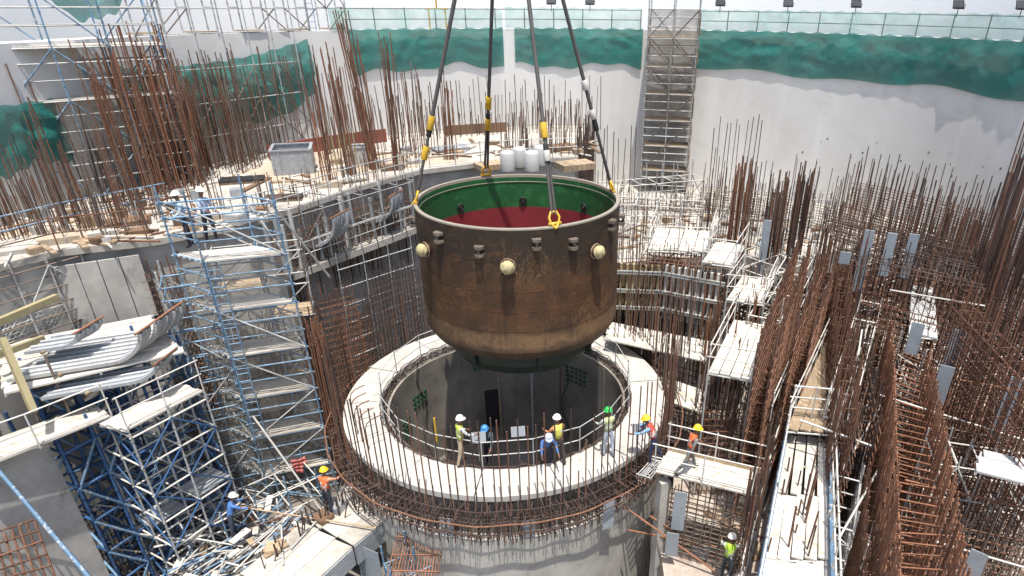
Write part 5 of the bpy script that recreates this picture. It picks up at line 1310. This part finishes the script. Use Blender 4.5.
wall_row('row of capped rebar before the wall at the right', 838, 1000, 20.6, 2, 3.0, 4.4, .3, [M['rust_dark']], 73)
wall_row('second row of rebar nearer than the capped row', 830, 985, 18.4, 2, 2.6, 4.2, .3, [M['rust_dark'], M['rust']], 74)
wall_row('row of thin tall rebar on the back slab right of the tower', 708, 752, 20.0, 2, 4.5, 5.6, .32, [M['rust_dark']], 75)
wall_row('row of thin rebar left of the lattice tower on the back slab', 590, 634, 20.5, 2, 3.4, 4.4, .36, [M['rust_dark']], 76)
stand('thick rust bundle standing right of the lattice tower, nearest to it', [(724, 262), (742, 262), (742, 254), (724, 254)], 2.4, 40, 3.2, 5.0, RO, 77, .02, .024)
stand('thick rust bundle standing right of the lattice tower, second from it', [(760, 266), (778, 266), (778, 256), (760, 256)], 2.4, 40, 3.0, 4.4, [M['rust'], M['rust_dark']], 78, .02, .024)
stand('thick rust bundle standing right of the lattice tower, third from it', [(786, 262), (800, 262), (800, 252), (786, 252)], 2.4, 34, 3.0, 4.6, [M['rust'], M['rust_dark']], 79, .02, .024)
stand('scattered bars between the bundles on the back slab', [(705, 262), (835, 262), (835, 232), (705, 225)], 2.2, 110, 1.4, 4.4, [M['rust_dark'], M['rust_grey']], 80, .02, .02)
stand('dark bars standing beside the low curtain wall', [(842, 420), (880, 420), (876, 350), (850, 350)], 0, 60, 1.4, 3.0, RR, 81, .03, .02)
stand('rust bars standing in the right field before the white plank', [(930, 480), (1060, 520), (1050, 420), (925, 400)], 0, 90, 1.2, 3.2, [M['rust'], M['rust_dark']], 82, .03, .02)
stand('rust bars along the left rail of the long walkway', [(742, 576), (760, 520), (768, 470), (756, 470), (738, 540)], 0, 34, 1.4, 3.0, [M['rust'], M['rust_dark']], 83, .03, .022)
rebar_wall('rust curtain wall closing the field at the right edge below the tall rebar', [W(985, 300, 4), W(1030, 330, 4), W(1090, 372, 4)], -2.5, 4.6, .2, .28, .6, M['rust'], M['rust_dark'], r=.02, top=.8)
rebar_wall('rust curtain wall behind the tall rebar at the right edge', [W(975, 262, 4.5), W(1040, 285, 4.5), W(1090, 300, 4.5)], 0, 5.2, .2, .3, .6, M['rust_dark'], M['rust'], r=.02, top=.8)
# grey plates of the right
for a in ((870, 230, 855, 292, 5.6, .40, 'tall grey plate at the left of the far right field'), (893, 233, 885, 276, 5.6, .36, 'grey plate in the far right field, second of the tall three'), (915, 234, 906, 278, 5.6, .36, 'grey plate in the far right field, third of the tall three'),
          (846, 252, 844, 264, 5.0, .40, 'short grey plate left of the tall plates'), (768, 220, 759, 278, 4.6, .36, 'tall grey plate rising between the stepped decks and rust walls'), (919, 323, 909, 354, 4.0, .40, 'grey plate above the two curtain walls, left one'),
          (960, 330, 950, 366, 4.0, .40, 'grey plate right of the curtain walls, with dark stripe'), (948, 366, 936, 412, 3.6, .42, 'grey plate standing behind the second curtain wall'), (1018, 378, 1000, 440, 3.2, .36, 'long grey plate leaning at the right edge'),
          (980, 552, 970, 590, 1.2, .40, 'grey plate at the bottom right corner')):
    plate(a[6], a[0], a[1], a[2], a[3], a[4], a[5])
q = [W(976, 472, 2.9), W(1060, 494, 2.9), W(1060, 468, 2.9), W(982, 450, 2.9)]
deck('white plank platform at the right edge', q[0], q[3], q[2], q[1], 3, mat=M['pale_form'])
q = [W(908, 335, 3), W(938, 338, 3), W(934, 288, 3), W(912, 286, 3)]
deck('white plank strip lying in the far right field', q[0], q[1], q[2], q[3], 3, mat=M['pale_form'])
rail('white rail at the foot of the stepped decks near the walkway', [W(770, 420, 1), W(800, 350, 1), W(826, 300, 1)], 1.1, 1.4, M['white'])
for k, (a, c, z) in enumerate((((880, 395), (1024, 440), 2.2), ((905, 480), (1040, 512), 1.6), ((890, 290), (985, 306), 4.2), ((960, 380), (1050, 396), 3.0), ((930, 540), (1040, 572), .9))):
    tube_ = tube('scaffold_tube', W(*a, z), W(*c, z + .15), .03, M['white'] if k % 2 == 0 else M['rust_orange'])
    tag(tube_, ['pale tube lying across the right field above the second curtain wall', 'rusty tube lying across the lower right field under the white plank', 'pale tube lying across the far right field by the tall plates', 'rusty tube at the right edge behind the long plate', 'pale tube near the bottom right corner plate'][k], 'tube')

def arc_pts(px0, px1, r, z, n_=6):
    a0, a1 = wall_angle(px0, z, r), wall_angle(px1, z, r); return [wallpt(a0 + (a1 - a0) * k / n_, 0, r) for k in range(n_ + 1)]
rebar_wall('curved rust rebar wall on the back slab right of the lattice tower', [(p.x, p.y) for p in arc_pts(700, 850, 17.5, 2)], 1.9, 4.0, .2, .3, .5, M['rust'], M['rust_grey'], r=.02, top=.9)
rebar_wall('curved dark rebar wall before the wall at the far right', [(p.x, p.y) for p in arc_pts(850, 1030, 19.4, 3)], 1.9, 5.0, .24, .3, .5, M['rust_dark'], M['rust'], r=.02, top=.9)
rebar_wall('curved rust rebar wall in front of the far right wall', [(p.x, p.y) for p in arc_pts(838, 1030, 16.4, 2)], 0, 4.4, .24, .3, .5, M['rust'], M['rust_dark'], r=.02, top=1.0)
rebar_wall('low rusty rebar wall across the back slab behind the vessel', [(p.x, p.y) for p in arc_pts(606, 716, 16.5, 2)], 1.9, 3.3, .22, .3, .4, M['rust_grey'], M['rust'], r=.018, top=.7)
o = W(606, 226, 2); u = W(700, 216, 2) - o
scaffold('back_scaffold', 'tube scaffold row near the wall foot behind the vessel', (o.x, o.y), (u.x, u.y), 6, 1, u.length / 6, 1.4, 2, 4.8, 1.1, (M['galv'], M['white'], M['rust_grey']), brace=.5, cat='scaffold', r=.026)
o = W(720, 236, 2); u = W(830, 240, 2) - o
scaffold('back_scaffold', 'tube scaffold row among the rust bundles on the back slab', (o.x, o.y), (u.x, u.y), 6, 1, u.length / 6, 1.4, 2, 4.6, 1.1, (M['white'], M['galv'], M['galv']), brace=.5, cat='scaffold', r=.026)
stand('rust bars between the rust walls and the tall grey plates', [(800, 330), (850, 340), (856, 270), (815, 262)], 1, 110, 1.4, 3.8, [M['rust'], M['rust_dark']], 85, .03, .02)
stand('dark bars under the stepped decks', [(690, 440), (770, 440), (775, 340), (700, 350)], -2, 120, 1.8, 4.2, [M['rust'], M['rust_dark'], M['galv']], 86, .03, .02)
rebar_wall('tall rust rebar wall beside the uphill walkway', [W(842, 262, 4), W(846, 320, 4), W(856, 400, 4)], -3, 4.0, .2, .4, .4, M['rust'], M['rust_dark'], r=.02, top=.6)

for k, (a, c, z0, z1, l) in enumerate((((842, 470), (884, 400), 1.2, 1.6, 'white tube lying along the side scaffold, upper one'), ((838, 540), (878, 470), 1.0, 1.3, 'white tube lying along the side scaffold, lower one'), ((848, 420), (862, 330), 2.4, 3.0, 'white tube along the uphill walkway'),
                                 ((862, 570), (880, 500), .4, .9, 'white tube at the bottom edge beside the low curtain wall'), ((800, 420), (872, 446), 2.2, 2.0, 'white tube lying across the far end of the long walkway'))):
    tube_ = tube('scaffold_tube', W(*a, z0), W(*c, z1), .035, M['white']); tag(tube_, l, 'tube')
o = W(846, 440, 1); u = W(872, 340, 1) - o
scaffold('side_scaffold', 'white scaffold frames right of the uphill walkway', (o.x, o.y), (u.x, u.y), 4, 1, u.length / 4, .8, -3.4, 2.6, 1.0, (M['white'], M['white'], M['galv']), brace=.5, cat='scaffold', r=.03)

for (a, c, n_, z0, z1, l) in (((915, 520), (1030, 540), 5, -3.4, 2.2, 'pale tube scaffold in the lower right corner among the rust bars'), ((905, 420), (1010, 400), 5, -3.4, 2.8, 'pale tube scaffold behind the long leaning plate'), ((850, 330), (930, 300), 4, -3.4, 3.2, 'pale tube scaffold under the tall grey plates')):
    o = W(*a, 0); u = W(*c, 0) - o
    scaffold('field_scaffold', l, (o.x, o.y), (u.x, u.y), n_, 1, u.length / n_, 1.2, z0, z1, 1.1, (M['galv'], M['white'], M['white']), brace=.6, cat='scaffold', r=.026)

LANDMARKS = [('green net end', W(60, 222, 6)), ('steel bin', W(296, 171, 6)), ('orange rebar', W(160, 195, 6)), ('blue tower', W(230, 215, 6)), ('left slab edge', W(30, 250, 6)), ('pale drums', W(525, 170, 6)), ('left sling', W(420, 160, 6)), ('far sling', W(486, 160, 6)),
             ('lattice tower', W(665, 195, 2)), ('highest deck', W(680, 240, 2)), ('rust bundles', W(765, 258, 2)), ('capped rebar row', W(860, 230, 2)), ('second deck', W(725, 255, 2)), ('lime vested worker', W(732, 560, -3.4)), ('concrete column', W(664, 480, -3.4)), ('tall plate', W(855, 292, 2)),
             ('orange vested worker', W(328, 515, -3)), ('worker in blue shirt', W(224, 520, -3)), ('red cloth', W(290, 470, -3.2)), ('form panels', W(300, 560, -3)), ('shoring', W(190, 540, -3))]
RIGHT2 = Vector((rt0.x, rt0.y)); FW2 = Vector((fw0.x, fw0.y))
def near(p):
    best = min(LANDMARKS, key=lambda l: (l[1].xy - p.xy).length); d = p.xy - best[1].xy; r_, f_ = d.dot(RIGHT2), d.dot(FW2)
    how = 'hard by' if d.length < .7 else (('right of' if r_ > 0 else 'left of') if abs(r_) > abs(f_) else ('behind' if f_ > 0 else 'in front of'))
    return '%s the %s' % (how, best[0])
# ------------------------------------------------------------------ lower left: floor, heap of tubes, pale forms, steel plates
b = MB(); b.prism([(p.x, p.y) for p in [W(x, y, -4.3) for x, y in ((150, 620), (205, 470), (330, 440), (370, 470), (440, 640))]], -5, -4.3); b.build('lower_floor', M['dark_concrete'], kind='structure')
heap_poly = [(185, 505), (250, 490), (325, 520), (300, 590), (165, 590)]
COLS = (('blue', 'blue'), ('white', 'pale'), ('galv', 'grey'), ('rust', 'rusty'))
for k, p in enumerate(scatter(heap_poly, -3.4, 150, 91)):
    c, nm = COLS[rnd.choice((0, 0, 0, 1, 1, 2, 2, 3))]; a = rnd.gauss(.75, .55); L = rnd.uniform(.8, 2.6); e = rnd.gauss(0, .25)
    d = Vector((cos(a) * cos(e), sin(a) * cos(e), sin(e))); p = p + Vector((0, 0, rnd.uniform(-.7, .5)))
    o = tube('loose_tube', p - d * L / 2, p + d * L / 2, rnd.uniform(.024, .034), M[c]); tag(o, '%s %s tube in the heap, %s' % ('short' if L < 1.3 else ('middling' if L < 2 else 'long'), nm, near(p)), 'tube', '%s tubes in the heap' % nm)
for k, p in enumerate(scatter(heap_poly, -3.2, 26, 92)):
    a = rnd.uniform(0, 3); d = Vector((cos(a), sin(a), rnd.uniform(-.15, .15))); L = rnd.uniform(.3, .75); p = p + Vector((0, 0, rnd.uniform(-.2, .4)))
    o = beam('loose_board', p, p + d * L, rnd.uniform(.16, .28), .04, M['deck'] if rnd.random() < .6 else M['timber']); tag(o, '%s board on the heap of tubes, %s' % ('tiny' if L < .45 else ('short' if L < .6 else 'longer'), near(p)), 'board', 'boards on the heap of tubes')
o = W(196, 560, -3.6); u = W(322, 500, -3.6) - o
scaffold('low_scaffold', 'low blue scaffold standing in the heap of loose tubes', (o.x, o.y), (u.x, u.y), 4, 1, u.length / 4, 1.3, -4.3, -2.3, .9, (M['blue'], M['white'], M['blue']), brace=.6, cat='scaffold', r=.03)
o = W(150, 560, -3.8); u = W(236, 470, -3.8) - o
scaffold('low_scaffold', 'galvanised scaffold bays between the shoring and the heap of tubes', (o.x, o.y), (u.x, u.y), 4, 1, u.length / 4, 1.2, -5.5, -1.4, 1.0, (M['galv'], M['white'], M['blue']), brace=.6, cat='scaffold', r=.03)
rebar_mat('rusty bar grid in the lower left corner under the shoring', W(58, 545, -2.6), W(112, 498, -3.2), W(150, 580, -4.6), W(88, 610, -4.6), 16, 14, M['rust'], .02)
rebar_mat('dark bar grid at the bottom left edge', W(-20, 540, 0), W(34, 520, 0), W(60, 590, -2), W(-10, 610, -1), 7, 6, M['rust'], .03)

def panel_form(label, quad, z, h, n_):
    q = [W(x, y, z) for x, y in quad]; t = thing('form_panel', label, 'form panel', q[0])
    for k in range(3):
        f = (k + .5) / 3; beam('face_sheet', q[0] + (q[1] - q[0]) * f, q[3] + (q[2] - q[3]) * f, (q[1] - q[0]).length / 3 * .98, .05, M['slab'] if k != 1 else M['deck'], t)
    for a, c in ((q[0], q[3]), (q[1], q[2])): beam('side_plate', a - Vector((0, 0, h / 2 + .03)), c - Vector((0, 0, h / 2 + .03)), .06, h, M['steel'], t)
    for k in range(n_):
        f = (k + .5) / n_; beam('web', q[0] + (q[3] - q[0]) * f - Vector((0, 0, h / 2 + .03)), q[1] + (q[2] - q[1]) * f - Vector((0, 0, h / 2 + .03)), .05, h * .9, M['steel'], t)
    return q
panel_form('pale form panel nearest the bottom edge below the orange worker', ((240, 574), (296, 600), (352, 548), (303, 522)), -2.3, .7, 6)
panel_form('pale form panel the orange vested worker stands on', ((306, 520), (354, 546), (392, 514), (350, 494)), -2.3, .8, 5)
for k, p in enumerate(scatter([(262, 574), (310, 530), (385, 514), (358, 500), (310, 518), (255, 565)], -2.3, 34, 93)):
    o = tube('dowel', p - Vector((0, 0, .1)), p + Vector((rnd.uniform(-.04, .04) if k % 3 < 2 else .22, 0, rnd.uniform(.5, .95))), (.017, .03, .022)[k % 3], M['rust_dark']); tag(o, '%s dark dowel on the pale form panels, %s' % (('thin', 'thick', 'tilted')[k % 3], near(p)), 'bar', 'dowels on the form panels')
t = thing('loop_bars', 'pale bent loop bars beside the orange vested worker', 'bent bars', W(350, 505, -2.2))
for k in range(7):
    p = W(340 + k * 6, 508 - k * 2.5, -2.25); q = MB(); d = Vector((.35, .55, 0)); q.path([p, p + Vector((0, 0, .5)), p + Vector((0, 0, .62)) + d * .15, p + Vector((0, 0, .62)) + d, p + Vector((0, 0, .5)) + d * 1.15, p + d * 1.15], .028, 6); q.build('loop', M['white'], t)
for a in ((352, 462, 362, 500, -1.2, .7, .9, 'curved grey steel form plate against the ring at the left, uppermost'), (372, 470, 381, 512, -1.5, .6, .7, 'grey steel form plate against the ring at the left, second'), (402, 500, 410, 530, -1.9, .6, .5, 'grey steel form plate beside the rusty bar bundle'),
          (386, 518, 396, 560, -2.4, .8, .8, 'grey steel form plate below the pale form panels'), (366, 548, 374, 590, -2.6, 1.0, .9, 'large grey steel form plate at the bottom edge left of the drum')):
    plate(a[7], a[0], a[1], a[2], a[3], a[4], a[5], face=a[6] - 1.4)
q = [W(384, 590, -2.9), W(436, 590, -2.9), W(446, 512, -2.0), W(404, 506, -2.0)]
rebar_mat('rusty bundle of slanting bars between form plates and drum', q[0], q[1], q[2], q[3], 16, 5, M['rust_orange'], .022)
o = W(392, 580, -3); u = W(440, 560, -3) - o
scaffold('low_scaffold', 'blue scaffold bay at the bottom edge left of the drum', (o.x, o.y), (u.x, u.y), 2, 1, u.length / 2, .9, -5.5, -2.4, .8, (M['blue'], M['blue'], M['white']), brace=.8, cat='scaffold', r=.035)
plate('grey embedded plate on the drum top, leftmost of three', 446, 518, 447, 541, -1.0, .45, face=-.25)
plate('grey embedded plate on the drum top, middle of three', 528, 520, 528, 541, -1.0, .42, face=.1)
plate('grey embedded plate on the drum top, rightmost of three', 609, 501, 606, 528, -.8, .42, face=.45)
tube_ = tube('scaffold_tube', W(228, 505, -2.2), W(376, 528, -2.1), .03, M['timber']); tag(tube_, 'long brown tube lying in front of the orange vested worker', 'tube')

# flood lamps and box on the ring rail
def site_lamp(label, px, py, z, w, rot):
    p = W(px, py, z); t = thing('site_lamp', label, 'work lamp', (p.x, p.y, 0))
    x = Vector((cos(rot), sin(rot), 0)); n_ = Vector((sin(rot), -cos(rot), .35)).normalized(); uu = x.cross(n_) * -1
    q = MB()
    for dd, s in ((-.09, .7), (.06, 1)): q.v += [p + n_ * dd + x * sx * s * w / 2 + uu * sy * s * w * .38 for (sx, sy) in ((-1, -1), (1, -1), (1, 1), (-1, 1))]
    for i in range(4): j = (i + 1) % 4; q.f.append((i, j, 4 + j, 4 + i)); q.sm.append(False)
    q.f += [(3, 2, 1, 0), (4, 5, 6, 7)]; q.sm += [False, False]; q.build('housing', M['steel'], t)
    q = MB(); q.quad([p + n_ * .064 + x * sx * w * .42 + uu * sy * w * .30 for (sx, sy) in ((-1, -1), (1, -1), (1, 1), (-1, 1))]); q.build('lens', M['glass'], t)
    tube('stand', (p.x, p.y, 0), p - n_ * .1, .025, M['galv'], t)
site_lamp('grey work lamp on the rail right of the lime vested worker', 478, 437, .95, .5, .1)
site_lamp('grey work lamp on the rail in front of the drum hole', 518, 431, 1.15, .45, .1)
site_lamp('dark work lamp on the rail right of the green helmet', 638, 428, 1.1, .45, .2)
for px, py0, l in ((437, 442, 'yellow stake standing inside the rail at the left'),):
    p = W(px, py0, 0); o = tube('stake', p, p + Vector((0, 0, 1.0)), .035, M['yellow']); tag(o, l, 'stake')

# ------------------------------------------------------------------ clutter on the slabs
def clutter(poly, z, n, seed, where):
    for p in scatter(poly, z, n, seed):
        k = rnd.random(); a = rnd.uniform(0, 3.1); d = Vector((cos(a), sin(a), 0)); up_ = Vector((0, 0, .05))
        if k < .45:
            cn, cm_ = rnd.choice((('brown', 'timber'), ('pale', 'deck'), ('dark brown', 'ply'))); hl = rnd.uniform(.4, 1.3) * (.55 if 'form' in where or 'walkway' in where else 1)
            o = beam('loose_plank', p - d * hl + up_, p + d * hl + up_, rnd.uniform(.1, .28), .06, M[cm_]); tag(o, '%s %s plank on the %s %s' % ('short' if hl < .85 else 'long', cn, where, near(p)), 'plank', 'planks on the %s' % where)
        elif k < .75:
            cn, cm_ = rnd.choice((('grey', 'galv'), ('rusty', 'rust'), ('pale', 'white'))); hl = rnd.uniform(.6, 1.6)
            o = tube('loose_tube', p - d * hl + up_, p + d * hl + up_, .035, M[cm_]); tag(o, '%s %s tube on the %s %s' % ('short' if hl < 1.1 else 'long', cn, where, near(p)), 'tube', 'tubes on the %s' % where)
        else:
            w = rnd.uniform(.2, .55); h = rnd.uniform(.12, .4); c = rnd.choice(('ply', 'steel', 'pale_form', 'timber'))
            t = thing('small_crate', '%s %s crate, %s %s' % ('tiny' if w < .37 else 'small', {'ply': 'dark brown', 'steel': 'grey', 'pale_form': 'pale', 'timber': 'brown'}[c], where, near(p)), 'crate', p, 'crates on the %s' % where)
            for s in (-1, 1):
                beam('side', p + d * (w / 2 * s) + Vector((-d.y, d.x, 0)) * w * .6 + Vector((0, 0, h / 2)), p + d * (w / 2 * s) - Vector((-d.y, d.x, 0)) * w * .6 + Vector((0, 0, h / 2)), .05, h, M[c], t)
                beam('side', p - d * (w / 2 - .03) + Vector((-d.y, d.x, 0)) * w * .58 * s + Vector((0, 0, h / 2)), p + d * (w / 2 - .03) + Vector((-d.y, d.x, 0)) * w * .58 * s + Vector((0, 0, h / 2)), .05, h * .96, M[c], t)
            beam('lid', p - d * w * .5 + Vector((0, 0, h + .015)), p + d * w * .5 + Vector((0, 0, h + .015)), w * 1.15, .03, M[c], t)
clutter([(0, 240), (150, 222), (240, 210), (350, 178), (430, 160), (430, 148), (300, 165), (160, 190), (0, 215)], 6, 70, 101, 'upper slab')
clutter([(0, 262), (60, 250), (150, 238), (236, 224), (268, 215), (236, 214), (150, 230), (0, 252)], 6, 34, 107, 'slab edge')
clutter([(430, 160), (600, 155), (600, 140), (430, 142)], 6, 34, 102, 'far upper slab')
clutter([(612, 255), (830, 250), (830, 215), (612, 205)], 2, 90, 103, 'back slab')
clutter([(700, 560), (760, 560), (760, 510), (690, 500)], -3.4, 20, 104, 'floor under the deck')

# ------------------------------------------------------------------ workers
def at_head(px, py, zf, h=1.80):
    q = W(px, py, zf + h); return Vector((q.x, q.y, zf))
WHT, YEL, GRN, BLU = (.75, .75, .73, 1), (.75, .55, .03, 1), (.03, .42, .08, 1), (.05, .22, .5, 1)
LIME, ORANGE = (.50, .62, .10, 1), (.75, .16, .05, 1)
person('worker in white helmet, lime vest and beige trousers standing on the ring', at_head(457.5, 418.5, 0), 1.1, dict(lean=4, arms=((18, 14, 45), (35, 10, 40)), legs=((10, 8), (-10, 5))), WHT, (.55, .6, .6, 1), LIME, (.42, .34, .24, 1))
person('worker in blue helmet and dark clothes low inside the hole rail', at_head(487, 424, -.75, 1.75), 3.4, dict(lean=18, arms=((40, 12, 30), (45, 12, 30))), BLU, (.05, .09, .10, 1), None, (.03, .03, .04, 1))
person('worker in pale helmet and blue shirt bending over the rail', at_head(546.5, 430.5, -.35, 1.55), 3.0, dict(lean=38, arms=((50, 12, 20), (55, 12, 20)), legs=((12, 20), (4, 22))), (.5, .55, .65, 1), (.06, .14, .36, 1), None, (.04, .05, .08, 1))
person('worker in white helmet and orange and lime vest at the ring rail', at_head(558.5, 418.5, 0), -.5, dict(lean=6, arms=((30, 12, 50), (25, 12, 55)), legs=((6, 6), (-8, 6))), WHT, (.6, .25, .1, 1), (.62, .6, .12, 1), (.06, .05, .05, 1))
person('worker in green helmet, pale vest and light jeans on the ring', at_head(609.5, 411, 0), -.4, dict(lean=5, arms=((30, 14, 50), (35, 14, 40)), legs=((8, 6), (-8, 6))), GRN, (.5, .55, .5, 1), (.55, .60, .30, 1), (.42, .48, .55, 1))
person('worker in yellow helmet, red vest and blue shirt leaning at the ring edge', at_head(656, 419, 0, 1.72), -1.3, dict(lean=24, arms=((55, 14, 30), (50, 14, 30)), legs=((14, 18), (-14, 14))), YEL, (.22, .38, .6, 1), (.6, .08, .05, 1), (.02, .03, .07, 1))
person('worker in yellow helmet and orange vest striding over the bridging deck', at_head(692, 428, .1, 1.72), 1.35, dict(lean=14, arms=((30, 10, 20), (-28, 10, 15)), legs=((30, 14), (-28, 18))), YEL, (.20, .19, .18, 1), ORANGE, (.17, .18, .18, 1))
person('worker in yellow helmet, orange vest and dark jeans seen from behind', at_head(321, 471.5, -2.27), .35, dict(lean=8, arms=((20, 22, 40), (55, 25, 35)), legs=((5, 5), (-6, 6))), YEL, (.6, .3, .2, 1), ORANGE, (.02, .028, .045, 1))
person('worker in white helmet and blue shirt amid the heap of tubes', at_head(224, 501, -3.3, 1.65), .9, dict(lean=22, arms=((50, 14, 30), (45, 14, 30))), WHT, (.08, .2, .5, 1), None, (.04, .05, .08, 1))
person('worker in white helmet and lime vest at the bottom edge by the walkway', at_head(732, 539, -3.1), .3, dict(lean=10, arms=((40, 14, 40), (40, 14, 40))), WHT, (.5, .55, .5, 1), (.45, .68, .06, 1), (.04, .05, .06, 1))
person('worker in white helmet and pale blue shirt behind the tower head, left of two', at_head(176, 193.5, 6.0), -2.2, dict(arms=((20, 10, 50), (20, 10, 50))), WHT, (.40, .52, .66, 1), None, (.04, .04, .05, 1))
person('worker in white helmet and pale blue shirt behind the tower head, right of two', at_head(199, 189.5, 6.0), 2.0, dict(arms=((10, 10, 40), (30, 10, 50))), WHT, (.36, .45, .62, 1), None, (.03, .03, .04, 1))
person('worker in blue helmet and grey shirt by the upper left scaffold', at_head(100, 40, 9.85), .8, dict(lean=10), BLU, (.3, .33, .38, 1), None, (.05, .06, .09, 1))
person('worker in yellow helmet and red shirt by the upper left scaffold', at_head(110, 37, 9.85), -.6, dict(lean=5), YEL, (.35, .08, .06, 1), None, (.04, .04, .05, 1))
person('worker in white helmet and lime vest high on the upper left corner scaffold', at_head(25, 19, 9.9), .5, dict(lean=12), WHT, (.3, .35, .35, 1), LIME, (.05, .05, .06, 1))
finish_people()
# planks the two stand on
p = at_head(105, 38, 9.8); x = Vector((.75, .66, 0)); y = Vector((-.66, .75, 0))
deck('narrow plank stage under the two workers at the upper left', p - x * 1.2 - y * .4 + Vector((0, 0, .0)), p - x * 1.2 + y * .5, p + x * 1.2 + y * .5, p + x * 1.2 - y * .4, 3)

clutter([(262, 574), (310, 530), (385, 514), (358, 500), (310, 518), (255, 565)], -2.26, 8, 105, 'form panels')
